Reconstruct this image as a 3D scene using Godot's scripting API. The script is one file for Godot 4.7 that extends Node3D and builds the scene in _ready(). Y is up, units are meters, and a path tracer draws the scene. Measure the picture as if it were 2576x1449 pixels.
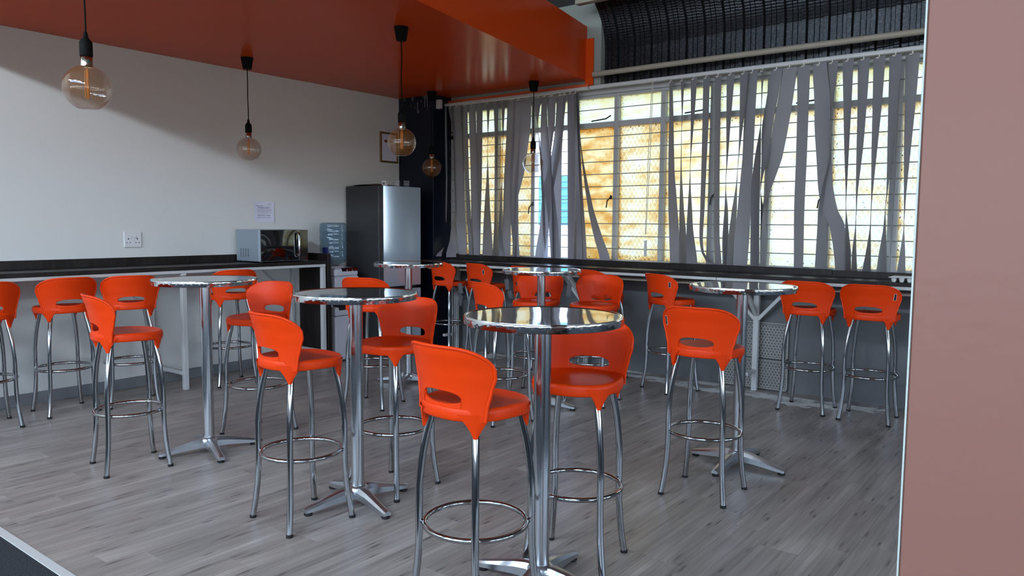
extends Node3D
# A canteen with orange bar stools, steel bistro tables, vertical blinds and a terracotta dropped ceiling.

const CEIL := 3.03
const WALL_L := -6.9
const WALL_B := -6.95
const TABLE_H := 1.145
const TUBE_ENERGY := 1.9
const STEEL_MAST_R := 0.035

var M := {}
var used := {}
var stool0: Node3D
var rng := RandomNumberGenerator.new()

# ---------------------------------------------------------------- mesh helpers
func mb() -> SurfaceTool:
	var st := SurfaceTool.new()
	st.begin(Mesh.PRIMITIVE_TRIANGLES)
	st.set_smooth_group(-1)
	return st

# corners run counter-clockwise seen from outside
func quad(st: SurfaceTool, a: Vector3, b: Vector3, c: Vector3, d: Vector3) -> void:
	for v in [a, c, b, a, d, c]:
		st.add_vertex(v)

func tri(st: SurfaceTool, a: Vector3, b: Vector3, c: Vector3) -> void:
	for v in [a, c, b]:
		st.add_vertex(v)

func quad_uv(st: SurfaceTool, p: Array, uv: Array) -> void:
	for i in [0, 2, 1, 0, 3, 2]:
		st.set_uv(uv[i])
		st.add_vertex(p[i])

# a box with chamfered edges; uv runs over x and z of the top
func bx(st: SurfaceTool, lo: Vector3, hi: Vector3, ch := 0.002, xf := Transform3D()) -> void:
	var c := (lo + hi) / 2.0
	var h := (hi - lo) / 2.0
	ch = minf(ch, minf(h.x, minf(h.y, h.z)) * 0.9)
	var k := func(sx, sy, sz, ax) -> Vector3:
		var v := Vector3(sx * h.x, sy * h.y, sz * h.z)
		for a in 3:
			if a != ax:
				v[a] -= signf(v[a]) * ch
		return xf * (c + v)
	# faces
	for ax in 3:
		var u := (ax + 1) % 3
		var w := (ax + 2) % 3
		for s in [-1.0, 1.0]:
			var q := []
			for e in [[-1.0, -1.0], [1.0, -1.0], [1.0, 1.0], [-1.0, 1.0]]:
				var sg := [0.0, 0.0, 0.0]
				sg[ax] = s
				sg[u] = e[0]
				sg[w] = e[1]
				q.append(k.call(sg[0], sg[1], sg[2], ax))
			if s < 0:
				q.reverse()
			quad(st, q[0], q[1], q[2], q[3])
	# edges
	for ax in 3:
		var u := (ax + 1) % 3
		var w := (ax + 2) % 3
		for su in [-1.0, 1.0]:
			for sw in [-1.0, 1.0]:
				var q := []
				for e in [[-1.0, u], [1.0, u], [1.0, w], [-1.0, w]]:
					var sg := [0.0, 0.0, 0.0]
					sg[ax] = e[0]
					sg[u] = su
					sg[w] = sw
					q.append(k.call(sg[0], sg[1], sg[2], e[1]))
				if su * sw > 0:
					q.reverse()
				quad(st, q[3], q[2], q[1], q[0])
	# corners
	for sx in [-1.0, 1.0]:
		for sy in [-1.0, 1.0]:
			for sz in [-1.0, 1.0]:
				var a: Vector3 = k.call(sx, sy, sz, 0)
				var b: Vector3 = k.call(sx, sy, sz, 1)
				var d: Vector3 = k.call(sx, sy, sz, 2)
				if sx * sy * sz > 0:
					tri(st, a, b, d)
				else:
					tri(st, a, d, b)

# a square bar between two points
func bar(st: SurfaceTool, a: Vector3, b: Vector3, w: float, t: float, ch := 0.002) -> void:
	var d := b - a
	var z := d.normalized()
	var ref := Vector3.UP if absf(z.y) < 0.95 else Vector3.RIGHT
	var x := ref.cross(z).normalized()
	var y := z.cross(x)
	bx(st, Vector3(-w / 2, -t / 2, 0), Vector3(w / 2, t / 2, d.length()), ch, Transform3D(Basis(x, y, z), a))

# rows of points; surface seen from the side where rows x columns turn counter-clockwise
func grid(st: SurfaceTool, rows: Array, close_cols := false, group := 0, flip := false) -> void:
	st.set_smooth_group(group)
	for j in rows.size() - 1:
		var r0: Array = rows[j]
		var r1: Array = rows[j + 1]
		var n := r0.size()
		for i in (n if close_cols else n - 1):
			var i2 := (i + 1) % n
			var a: Vector3 = r0[i]
			var b: Vector3 = r0[i2]
			var c: Vector3 = r1[i2]
			var d: Vector3 = r1[i]
			if flip:
				quad(st, a, d, c, b)
			else:
				quad(st, a, b, c, d)
	st.set_smooth_group(-1)

# profile: [r, y] from bottom to top along the outside
func lathe(st: SurfaceTool, prof: Array, segs := 32, at := Vector3.ZERO, group := 0) -> void:
	var rows := []
	for p in prof:
		var row := []
		for i in segs:
			var a := TAU * i / segs
			row.append(at + Vector3(p[0] * cos(a), p[1], -p[0] * sin(a)))
		rows.append(row)
	grid(st, rows, true, group)

func tube(st: SurfaceTool, path: Array, r: float, sides := 10, closed := false, caps := true, group := 0, radii := []) -> void:
	var n := path.size()
	var rows := []
	var up := Vector3.ZERO
	for i in n:
		var t: Vector3
		if closed:
			t = (path[(i + 1) % n] - path[(i - 1 + n) % n]).normalized()
		else:
			t = (path[mini(i + 1, n - 1)] - path[maxi(i - 1, 0)]).normalized()
		if up == Vector3.ZERO:
			up = Vector3.UP if absf(t.y) < 0.9 else Vector3.RIGHT
		var x := up.cross(t).normalized()
		up = t.cross(x).normalized()
		var row := []
		var rr: float = radii[i] if radii.size() else r
		for s in sides:
			var a := TAU * s / sides
			row.append(path[i] + (x * cos(a) + up * sin(a)) * rr)
		rows.append(row)
	if closed:
		rows.append(rows[0])
	grid(st, rows, true, group)
	if not closed and caps:
		for s in sides - 2:
			tri(st, rows[0][0], rows[0][s + 2], rows[0][s + 1])
			tri(st, rows[n - 1][0], rows[n - 1][s + 1], rows[n - 1][s + 2])

# polygon in x/z (counter-clockwise seen from above) pulled from y0 to y1
func prism(st: SurfaceTool, poly: PackedVector2Array, y0: float, y1: float) -> void:
	var idx := Geometry2D.triangulate_polygon(poly)
	for i in range(0, idx.size(), 3):
		var p := [poly[idx[i]], poly[idx[i + 1]], poly[idx[i + 2]]]
		if (p[1] - p[0]).cross(p[2] - p[0]) > 0:
			p.reverse()
		tri(st, Vector3(p[0].x, y1, p[0].y), Vector3(p[1].x, y1, p[1].y), Vector3(p[2].x, y1, p[2].y))
		tri(st, Vector3(p[0].x, y0, p[0].y), Vector3(p[2].x, y0, p[2].y), Vector3(p[1].x, y0, p[1].y))
	var n := poly.size()
	var area := 0.0
	for i in n:
		area += poly[i].cross(poly[(i + 1) % n])
	for i in n:
		var a := poly[i]
		var b := poly[(i + 1) % n]
		if area > 0:
			quad(st, Vector3(b.x, y0, b.y), Vector3(a.x, y0, a.y), Vector3(a.x, y1, a.y), Vector3(b.x, y1, b.y))
		else:
			quad(st, Vector3(a.x, y0, a.y), Vector3(b.x, y0, b.y), Vector3(b.x, y1, b.y), Vector3(a.x, y1, a.y))

func done(st: SurfaceTool) -> ArrayMesh:
	st.generate_normals()
	return st.commit()

# ---------------------------------------------------------------- node helpers
func numbered(n: String) -> String:
	if not used.has(n):
		used[n] = 0
		return n
	used[n] += 1
	return "%s_%03d" % [n, used[n]]

func put(called: String, mesh: Mesh, mat: Material, parent: Node = self) -> MeshInstance3D:
	var o := MeshInstance3D.new()
	o.name = numbered(called) if parent == self else called
	o.mesh = mesh
	o.material_override = mat
	o.cast_shadow = GeometryInstance3D.SHADOW_CASTING_SETTING_ON
	parent.add_child(o, true)
	return o

func part(called: String, st: SurfaceTool, mat: Material, parent: Node = self) -> MeshInstance3D:
	return put(called, done(st), mat, parent)

func tag(o: Node, label: String, category: String, group := "") -> Node:
	o.set_meta("label", label)
	o.set_meta("category", category)
	if group != "":
		o.set_meta("group", group)
	return o

func struct(o: Node, label := "") -> Node:
	o.set_meta("kind", "structure")
	if label != "":
		o.set_meta("label", label)
	return o

func thing(called: String, label: String, category: String, at := Vector3.ZERO, turn := 0.0, group := "") -> Node3D:
	var o := Node3D.new()
	o.name = numbered(called)
	add_child(o)
	o.position = at
	o.rotation.y = turn
	tag(o, label, category, group)
	return o

func setting(called: String, label: String) -> Node3D:
	var o := Node3D.new()
	o.name = numbered(called)
	add_child(o)
	struct(o, label)
	return o

# ---------------------------------------------------------------- materials
func mat(name: String, c: Color, rough := 0.6, metal := 0.0, spec := 0.5) -> StandardMaterial3D:
	var m := StandardMaterial3D.new()
	m.resource_name = name
	m.albedo_color = c
	m.roughness = rough
	m.metallic = metal
	m.metallic_specular = spec
	M[name] = m
	return m

func noise(sd: int, freq: float, oct := 3) -> FastNoiseLite:
	var n := FastNoiseLite.new()
	n.seed = sd
	n.noise_type = FastNoiseLite.TYPE_SIMPLEX_SMOOTH
	n.frequency = freq
	n.fractal_octaves = oct
	return n

func tex(im: Image) -> ImageTexture:
	return ImageTexture.create_from_image(im)

# printed wood: grain runs along v; lo and hi are the dark and pale tone, knots are dark slivers
func wood_image(sd: int, w: int, h: int, lo: Color, hi: Color, stretch: float, knots: int) -> Image:
	var im := Image.create(w, h, false, Image.FORMAT_RGB8)
	var fine := noise(sd, 0.11, 3)
	var wide := noise(sd + 1, 0.022, 2)
	var cloud := noise(sd + 2, 0.006, 2)
	var r := RandomNumberGenerator.new()
	r.seed = sd
	var kn := []
	for i in knots:
		kn.append([r.randf() * w, r.randf() * h, r.randf_range(2.5, 6.0), r.randf_range(9.0, 26.0), r.randf_range(0.45, 1.0)])
	for y in h:
		for x in w:
			var bend := wide.get_noise_2d(x * 0.6, y * 0.12) * 14.0
			var v := 0.5 + 0.20 * fine.get_noise_2d(x + bend, y / stretch) + 0.27 * wide.get_noise_2d(x * 1.6, y / stretch * 2.0) + 0.34 * cloud.get_noise_2d(x, y * 0.35)
			var dark := 0.0
			for k in kn:
				var dx: float = (x - k[0]) / k[2]
				var dy: float = (y - k[1]) / k[3]
				var q := dx * dx + dy * dy
				if q < 6.0:
					dark = maxf(dark, k[4] * exp(-q * 0.8))
			im.set_pixel(x, y, lo.lerp(hi, clampf(v, 0.0, 1.0)) * (1.0 - 0.6 * dark))
	return im

# obscured old glass: rust film and grime on it, optional moulded diamond pattern
func pane_image(sd: int, rust: float, edge: float, diamonds: bool, pale: Color, gold: Color, dark: Color, w := 128, h := 320) -> Image:
	var im := Image.create(w, h, false, Image.FORMAT_RGB8)
	var n1 := noise(sd, 0.012, 4)
	var n2 := noise(sd + 5, 0.05, 3)
	var spots := noise(sd + 9, 0.16, 1)
	for y in h:
		for x in w:
			var u := float(x) / w
			var v := float(y) / h
			var streak := n1.get_noise_2d(x * 0.8, y * 2.2)
			var film := rust + 0.55 * streak + 0.12 * n2.get_noise_2d(x, y)
			var e := minf(minf(u, 1.0 - u) * 2.2, minf(v, 1.0 - v) * 4.0)
			film += edge * clampf(1.0 - e / (0.16 + 0.10 * n2.get_noise_2d(y * 0.7, x * 0.2)), 0.0, 1.0)
			film = clampf(film, 0.0, 1.0)
			var c := pale.lerp(gold, minf(film * 1.7, 1.0))
			c = c.lerp(dark, clampf((film - 0.55) * 2.0, 0.0, 1.0))
			if diamonds:
				var p := absf(fposmod(u * 10.0 + v * 17.0, 1.0) - 0.5)
				var q := absf(fposmod(u * 10.0 - v * 17.0, 1.0) - 0.5)
				var line := clampf((maxf(p, q) - 0.36) / 0.1, 0.0, 1.0)
				c = c.lerp(Color(c.r * 1.07, c.g * 1.08, c.b * 1.16), line).lerp(c * 0.93, 1.0 - line)
			if spots.get_noise_2d(x, y) > 0.90 - 0.30 * clampf(1.0 - e * 5.0, 0.0, 1.0):
				c = c.lerp(Color(0.16, 0.12, 0.07), 0.75)
			im.set_pixel(x, y, c)
	return im

func speckle(sd: int, freq: float, size: int, lo: Color, hi: Color, type := FastNoiseLite.TYPE_SIMPLEX_SMOOTH) -> NoiseTexture2D:
	var n := noise(sd, freq, 4)
	n.noise_type = type
	var t := NoiseTexture2D.new()
	t.width = size
	t.height = size
	t.seamless = true
	t.noise = n
	var g := Gradient.new()
	g.set_color(0, lo)
	g.set_color(1, hi)
	t.color_ramp = g
	return t

func bump_tex(sd: int, freq: float, size: int, strength: float) -> NoiseTexture2D:
	var t := NoiseTexture2D.new()
	t.width = size
	t.height = size
	t.seamless = true
	t.noise = noise(sd, freq, 3)
	t.as_normal_map = true
	t.bump_strength = strength
	return t

func triplanar(m: StandardMaterial3D, s: float) -> void:
	m.uv1_triplanar = true
	m.uv1_world_triplanar = true
	m.uv1_scale = Vector3(s, s, s)

func make_materials() -> void:
	var m: StandardMaterial3D
	m = mat("orange_plastic", Color(0.855, 0.225, 0.012), 0.42, 0.0, 0.32)
	m.normal_enabled = true
	m.normal_texture = bump_tex(3, 0.12, 256, 1.2)
	m.normal_scale = 0.25
	triplanar(m, 5.0)
	m = mat("chrome", Color(0.68, 0.685, 0.69), 0.10, 1.0)
	mat("rubber", Color(0.03, 0.03, 0.03), 0.7)
	m = mat("polished_aluminium", Color(0.80, 0.81, 0.82), 0.17, 1.0)
	m = mat("cast_aluminium", Color(0.78, 0.80, 0.82), 0.3, 1.0)
	m = mat("steel_top", Color(0.80, 0.80, 0.80), 0.055, 1.0)
	m.normal_enabled = true
	m.normal_texture = bump_tex(11, 0.03, 256, 1.0)
	m.normal_scale = 0.03
	m.uv1_triplanar = true
	m.uv1_world_triplanar = true
	m.uv1_scale = Vector3(3.0, 3.0, 14.0)
	m = mat("steel_edge", Color(0.88, 0.88, 0.88), 0.1, 1.0)
	m = mat("wall_paint", Color(0.80, 0.80, 0.785), 0.75, 0.0, 0.3)
	m.normal_enabled = true
	m.normal_texture = bump_tex(21, 0.06, 256, 1.0)
	m.normal_scale = 0.12
	triplanar(m, 1.5)
	m = mat("grey_wall_paint", Color(0.42, 0.425, 0.43), 0.55, 0.0, 0.4)
	m.albedo_texture = speckle(8, 0.008, 256, Color(0.86, 0.86, 0.86), Color(1, 1, 1))
	triplanar(m, 0.5)
	mat("pale_grey_wall", Color(0.55, 0.57, 0.54), 0.8)
	m = mat("terracotta_gloss", Color(0.80, 0.28, 0.09), 0.2, 0.0, 0.2)
	m = mat("terracotta_trim", Color(0.80, 0.34, 0.19), 0.4)
	m = mat("pink_gloss", Color(0.48, 0.34, 0.30), 0.34, 0.0, 0.33)
	m.normal_enabled = true
	m.normal_texture = bump_tex(31, 0.035, 512, 2.0)
	m.normal_scale = 0.14
	triplanar(m, 3.0)
	mat("edge_band", Color(0.66, 0.70, 0.68), 0.4)
	m = mat("navy_paint", Color(0.03, 0.065, 0.125), 0.35, 0.0, 0.4)
	mat("brush_white", Color(0.40, 0.40, 0.42), 0.8)
	mat("frame_paint", Color(0.66, 0.66, 0.65), 0.45)
	mat("bar_paint", Color(0.56, 0.56, 0.52), 0.5)
	mat("iron_rust", Color(0.10, 0.085, 0.07), 0.7)
	m = mat("slat_cloth", Color(0.51, 0.50, 0.52), 0.8, 0.0, 0.2)
	m.backlight_enabled = true
	m.backlight = Color(0.34, 0.33, 0.33)
	mat("rail_white", Color(0.74, 0.73, 0.72), 0.45)
	mat("carrier_plastic", Color(0.76, 0.74, 0.68), 0.5)
	m = mat("galvanised", Color(0.29, 0.30, 0.31), 0.4, 0.75)
	m.albedo_texture = speckle(41, 0.05, 512, Color(0.45, 0.46, 0.48), Color(1, 1, 1), FastNoiseLite.TYPE_CELLULAR)
	triplanar(m, 1.6)
	mat("pipe_paint", Color(0.60, 0.56, 0.50), 0.5)
	mat("steel_white", Color(0.74, 0.745, 0.74), 0.4)
	mat("skirting_grey", Color(0.44, 0.45, 0.46), 0.5)
	m = mat("wenge", Color(0.86, 0.85, 0.85), 0.38, 0.0, 0.3)
	m.albedo_texture = tex(wood_image(51, 256, 256, Color(0.10, 0.085, 0.08), Color(0.22, 0.19, 0.178), 9.0, 0))
	triplanar(m, 1.7)
	m = mat("microwave_grey", Color(0.52, 0.56, 0.59), 0.35, 0.25)
	m = mat("mirror_glass", Color(0.36, 0.37, 0.38), 0.045, 1.0)
	m = mat("black_gloss", Color(0.012, 0.012, 0.014), 0.08, 0.0, 0.7)
	mat("black_plastic", Color(0.05, 0.05, 0.055), 0.45)
	mat("white_plastic", Color(0.80, 0.80, 0.80), 0.35)
	mat("cooler_white", Color(0.74, 0.735, 0.76), 0.3)
	m = mat("bottle_blue", Color(0.07, 0.36, 0.46, 0.42), 0.06, 0.0, 0.6)
	m.transparency = BaseMaterial3D.TRANSPARENCY_ALPHA
	mat("label_blue", Color(0.02, 0.06, 0.32), 0.5)
	m = mat("fridge_graphite", Color(0.20, 0.205, 0.21), 0.4, 0.2)
	m = mat("fridge_front", Color(0.74, 0.80, 0.84), 0.15, 0.5)
	mat("gold_frame", Color(0.46, 0.34, 0.19), 0.4, 0.5)
	m = mat("amber_glass", Color(0.50, 0.315, 0.06, 0.28), 0.015, 0.0, 1.0)
	m.transparency = BaseMaterial3D.TRANSPARENCY_ALPHA
	mat("filament_amber", Color(0.82, 0.46, 0.16), 0.4)
	mat("nickel", Color(0.78, 0.77, 0.74), 0.15, 1.0)
	mat("lamp_black", Color(0.03, 0.03, 0.03), 0.7, 0.0, 0.25)
	m = mat("clear_glass", Color(0.8, 0.9, 0.95, 0.06), 0.02, 0.0, 0.5)
	m.transparency = BaseMaterial3D.TRANSPARENCY_ALPHA
	mat("vent_plastic", Color(0.58, 0.575, 0.55), 0.55)
	mat("vent_back", Color(0.42, 0.42, 0.42), 0.8)
	mat("vent_dark", Color(0.16, 0.16, 0.16), 0.8)
	mat("plaster_dust", Color(0.76, 0.76, 0.75), 0.95)
	mat("alu_strip", Color(0.80, 0.81, 0.80), 0.4, 0.2)
	m = mat("carpet", Color(0.30, 0.31, 0.325), 0.95, 0.0, 0.1)
	m.albedo_texture = speckle(61, 0.12, 256, Color(0.55, 0.55, 0.55), Color(1, 1, 1))
	triplanar(m, 4.0)
	mat("subfloor", Color(0.20, 0.19, 0.185), 0.8)
	mat("hall_wall", Color(0.74, 0.75, 0.75), 0.8)
	mat("roof_sheet", Color(0.34, 0.35, 0.36), 0.6)
	mat("blue_cladding", Color(0.20, 0.50, 0.60), 0.6)
	mat("foam_white", Color(0.84, 0.84, 0.83), 0.7)
	mat("sticker_dark", Color(0.10, 0.10, 0.11), 0.35)
	mat("sticker_white", Color(0.75, 0.75, 0.75), 0.4)
	mat("paper_white", Color(0.80, 0.80, 0.86), 0.9)
	mat("leaf_paper", Color(0.32, 0.22, 0.20), 0.8)
	m = mat("tube_glow", Color(0.9, 0.95, 1.0), 0.5)
	m.emission_enabled = true
	m.emission = Color(0.82, 0.92, 1.0)
	m.emission_energy_multiplier = 6.0
	mat("cord_grey", Color(0.36, 0.36, 0.37), 0.6)
	# vinyl planks: three prints, each worn in three ways
	var prints := []
	for k in 3:
		prints.append(tex(wood_image(100 + 7 * k, 192, 640, Color(0.45, 0.425, 0.405), Color(0.705, 0.677, 0.65), 26.0, 5 + k)))
	for k in 9:
		m = mat("plank_%d" % k, [Color(1, 1, 1), Color(0.96, 0.955, 0.955), Color(0.985, 0.975, 0.965)][k / 3], 0.36, 0.0, 0.5)
		m.albedo_texture = prints[k % 3]
		m.uv1_offset = Vector3(0, [0.0, 0.37, 0.71][k / 3], 0)
		m.uv1_scale = Vector3([1.0, -1.0, 0.96][k / 3], 1, 1)
	# panes
	var wht := Color(0.67, 0.665, 0.595)
	var gold := Color(0.66, 0.575, 0.39)
	var brown := Color(0.58, 0.385, 0.145)
	var set_ := [
		["pane_white", 0.10, 0.25, false], ["pane_amber", 0.70, 0.4, false], ["pane_amber_diamond", 0.46, 0.4, true], ["pane_stained", 0.36, 0.35, false],
		["pane_pale", 0.16, 0.3, false], ["pane_pale_diamond", 0.16, 0.5, true], ["pane_peach_diamond", 0.58, 0.3, true]]
	for i in set_.size():
		var s: Array = set_[i]
		m = mat(s[0], Color(1, 1, 1), 0.5, 0.0, 0.4)
		m.albedo_texture = tex(pane_image(200 + 13 * i, s[1], s[2], s[3], wht, gold, brown))
		m.backlight_enabled = true
		m.backlight = Color(1, 1, 1)
	m = mat("pane_top", Color(1, 1, 1), 0.5, 0.0, 0.4)
	m.albedo_texture = tex(pane_image(333, 0.12, 0.35, false, Color(0.66, 0.665, 0.58), Color(0.64, 0.62, 0.43), Color(0.52, 0.42, 0.22), 128, 96))
	m.backlight_enabled = true
	m.backlight = Color(1, 1, 1)
# ---------------------------------------------------------------- bar stool
func seat_r(a: float) -> float:
	return 0.195 / pow(pow(absf(cos(a)), 2.4) + pow(absf(sin(a)), 2.4), 1.0 / 2.4)

func lerp_table(t: Array, h: float) -> float:
	for i in t.size() - 1:
		if h <= t[i + 1][0]:
			return lerpf(t[i][1], t[i + 1][1], smoothstep(t[i][0], t[i + 1][0], h) * 0.5 + 0.5 * clampf((h - t[i][0]) / (t[i + 1][0] - t[i][0]), 0.0, 1.0))
	return t[t.size() - 1][1]

func back_point(u: float, h: float) -> Vector3:
	var w := lerp_table([[0.79, 0.176], [0.85, 0.181], [0.91, 0.196], [0.975, 0.215], [1.02, 0.221], [1.074, 0.216]], h)
	var zc := lerp_table([[0.79, 0.190], [0.85, 0.190], [0.91, 0.196], [0.975, 0.208], [1.074, 0.236]], h)
	var x := u * w
	return Vector3(x, h, zc - 0.098 * pow(absf(x) / 0.22, 2.2))

func shell(st: SurfaceTool, us: Array, lo: Callable, hi: Callable, rows_n: int, thick: float, split := 0.0) -> void:
	var out_rows := []
	var in_rows := []
	for j in rows_n + 1:
		var ro := []
		var ri := []
		for u in us:
			var h: float = lerpf(lo.call(u), hi.call(u), float(j) / rows_n)
			if split > 0.0:
				h = lerpf(lo.call(u), split, j / 5.0) if j < 5 else lerpf(split, hi.call(u), (j - 5.0) / (rows_n - 5.0))
			var p := back_point(u, h)
			var du := back_point(u + 0.01, h) - back_point(u - 0.01, h)
			var dv := back_point(u, h + 0.005) - back_point(u, h - 0.005)
			var n := du.cross(dv).normalized()
			var edge := 0.35 if j == 0 or j == rows_n or absf(u) > 0.995 else 0.0
			ro.append(p - n * thick * edge * 0.5)
			ri.append(p - n * thick * (1.0 - edge * 0.5))
		out_rows.append(ro)
		in_rows.append(ri)
	grid(st, out_rows, false, 1)
	grid(st, in_rows, false, 2, true)
	grid(st, [in_rows[0], out_rows[0]], false, 3)
	grid(st, [out_rows[rows_n], in_rows[rows_n]], false, 4)
	var last := us.size() - 1
	var l_out := []
	var l_in := []
	var r_out := []
	var r_in := []
	for j in rows_n + 1:
		l_out.append(out_rows[j][0])
		l_in.append(in_rows[j][0])
		r_out.append(out_rows[j][last])
		r_in.append(in_rows[j][last])
	grid(st, [l_out, l_in], false, 5)
	grid(st, [r_in, r_out], false, 6)

func make_stool() -> Node3D:
	var t := thing("bar_stool", "", "stool")
	var orange: Material = M.orange_plastic
	# seat: dished top, rounded rim, skirt, four pointed sockets
	var st := mb()
	var prof := [[0.90, 0.815], [0.955, 0.801], [0.985, 0.799], [1.0, 0.803], [1.004, 0.815], [1.002, 0.832], [0.990, 0.842], [0.965, 0.8465], [0.93, 0.847], [0.84, 0.8425], [0.6, 0.837], [0.3, 0.835], [0.0, 0.835]]
	var rows := []
	for p in prof:
		var row := []
		for i in 48:
			var a := TAU * i / 48
			var r: float = seat_r(a) * p[0]
			row.append(Vector3(r * cos(a), p[1] - 0.012 * maxf(0.0, sin(a)) * maxf(0.0, p[0] - 0.55), -r * sin(a)))
		rows.append(row)
	grid(st, rows, true, 1)
	var under := []
	for p in [[0.0, 0.815], [0.90, 0.815]]:
		var row := []
		for i in 48:
			var a := TAU * i / 48
			row.append(Vector3(seat_r(a) * p[0] * cos(a), p[1], -seat_r(a) * p[0] * sin(a)))
		under.append(row)
	grid(st, under, true, 2)
	part("seat", st, orange, t)
	for k in 4:
		var ang := PI / 4 + k * PI / 2
		st = mb()
		var outer := []
		var inner := []
		for j in 9:
			var f := j / 8.0
			var y := lerpf(0.826, 0.736, f)
			var hw := 0.058 * pow(1.0 - f, 1.25) * (0.72 + 0.28 * (1.0 - f)) + 0.009
			var ro := []
			var ri := []
			for i in 9:
				var s := lerpf(-1.0, 1.0, i / 8.0)
				var a := ang + s * hw / 0.205
				var r := seat_r(a) + (0.008 if sin(ang) < 0 else 0.004) - 0.009 * f - 0.005 * s * s * f
				ro.append(Vector3(r * cos(a), y, -r * sin(a)))
				r -= 0.030 * (1.0 - s * s * 0.8) + 0.004
				ri.append(Vector3(r * cos(a), y, -r * sin(a)))
			outer.append(ro)
			inner.append(ri)
		grid(st, outer, false, 1, true)
		grid(st, inner, false, 2)
		grid(st, [outer[8], inner[8]], false, 3, true)
		for e in [0, 8]:
			var c0 := []
			var c1 := []
			for j in 9:
				c0.append(outer[j][e])
				c1.append(inner[j][e])
			grid(st, [c0, c1], false, 4, e == 8)
		part("leg_socket", st, orange, t)
	# backrest with the slot above the seat
	st = mb()
	var half := [0.0, 0.12, 0.25, 0.38, 0.44, 0.485, 0.515, 0.529, 0.531, 0.57, 0.66, 0.74, 0.83, 0.90, 0.95, 0.98, 1.0]
	var us := []
	for i in range(half.size() - 1, 0, -1):
		us.append(-half[i])
	us.append_array(half)
	var hi := func(u: float) -> float: return 0.962 + 0.110 * pow(1.0 - pow(absf(u), 4.6), 0.5)
	var lo := func(u: float) -> float: return 0.877 + 0.028 * pow(maxf(0.0, 1.0 - pow(absf(u) / 0.53, 3.0)), 0.5) if absf(u) < 0.53 else 0.800
	shell(st, us, lo, hi, 14, 0.012, 0.912)
	var mid := []
	for i in 15:
		mid.append(lerpf(-0.62, 0.62, i / 14.0))
	shell(st, mid, func(_u): return 0.802, func(u): return 0.857 + 0.012 * pow(absf(u) / 0.53, 3.0), 3, 0.010)
	var rim := []
	for j in 13:
		rim.append(back_point(-1.0, lerpf(lo.call(-1.0), hi.call(-1.0), j / 12.0)))
	for u in us.slice(1, us.size() - 1):
		rim.append(back_point(u, hi.call(u)))
	for j in 13:
		rim.append(back_point(1.0, lerpf(hi.call(1.0), lo.call(1.0), j / 12.0)))
	for i in rim.size():
		rim[i] -= Vector3(0, 0, 0.0035)
	tube(st, rim, 0.0068, 8, false, true, 9)
	part("backrest", st, orange, t)
	# chrome legs
	var lp := [[0.168, 0.800], [0.180, 0.745], [0.193, 0.69], [0.204, 0.63], [0.2125, 0.56], [0.218, 0.50], [0.219, 0.42], [0.219, 0.34], [0.221, 0.26], [0.227, 0.18], [0.237, 0.10], [0.2475, 0.04], [0.2525, 0.012]]
	for k in 4:
		var ang := PI / 4 + k * PI / 2
		var path := []
		for p in lp:
			path.append(Vector3(p[0] * cos(ang), p[1], -p[0] * sin(ang)))
		st = mb()
		tube(st, path, 0.015, 12)
		var leg := part("leg", st, M.chrome, t)
		st = mb()
		lathe(st, [[0.0, 0.0], [0.0165, 0.0], [0.0165, 0.012], [0.0145, 0.016], [0.0, 0.016]], 14, Vector3(0.2535 * cos(ang), 0, -0.2535 * sin(ang)), -1)
		part("foot_cap", st, M.rubber, leg)
	var ring := []
	for i in 40:
		var a := TAU * i / 40
		ring.append(Vector3(0.199 * cos(a), 0.355, -0.199 * sin(a)))
	st = mb()
	tube(st, ring, 0.0108, 10, true)
	part("footrest_ring", st, M.chrome, t)
	for k in 4:
		var ang := PI / 4 + k * PI / 2
		st = mb()
		var d := Vector3(cos(ang), 0, -sin(ang))
		tube(st, [d * 0.186 + Vector3(0, 0.355, 0), d * 0.196 + Vector3(0, 0.355, 0)], 0.005, 8)
		part("ring_bolt", st, M.nickel, t)
	return t

func sticker(stool: Node3D, u: float, h: float) -> void:
	var p := back_point(u, h)
	var du := (back_point(u + 0.02, h) - back_point(u - 0.02, h)).normalized()
	var dv := (back_point(u, h + 0.01) - back_point(u, h - 0.01)).normalized()
	var n := du.cross(dv).normalized()
	var xf := Transform3D(Basis(du, dv, n), p)
	var st := mb()
	bx(st, Vector3(-0.010, -0.026, -0.002), Vector3(0.010, 0.026, 0.0016), 0.0005, xf)
	var s := part("maker_label", st, M.sticker_white, stool)
	s.set_meta("label", "small dark label with white border")
	st = mb()
	bx(st, Vector3(-0.0075, -0.0235, 0.0), Vector3(0.0075, 0.0235, 0.0021), 0.0003, xf)
	part("dark_field", st, M.sticker_dark, s)

func place_stool(x: float, z: float, deg: float, label: String, group: String, stick := 0.0) -> void:
	var o: Node3D
	if stool0 == null:
		stool0 = make_stool()
		o = stool0
	else:
		o = stool0.duplicate()
		o.name = numbered("bar_stool")
		add_child(o)
	o.position = Vector3(x, 0, z)
	o.rotation.y = deg_to_rad(deg)
	tag(o, label, "stool", group)
	if stick != 0.0:
		sticker(o, stick, 0.985)

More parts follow.
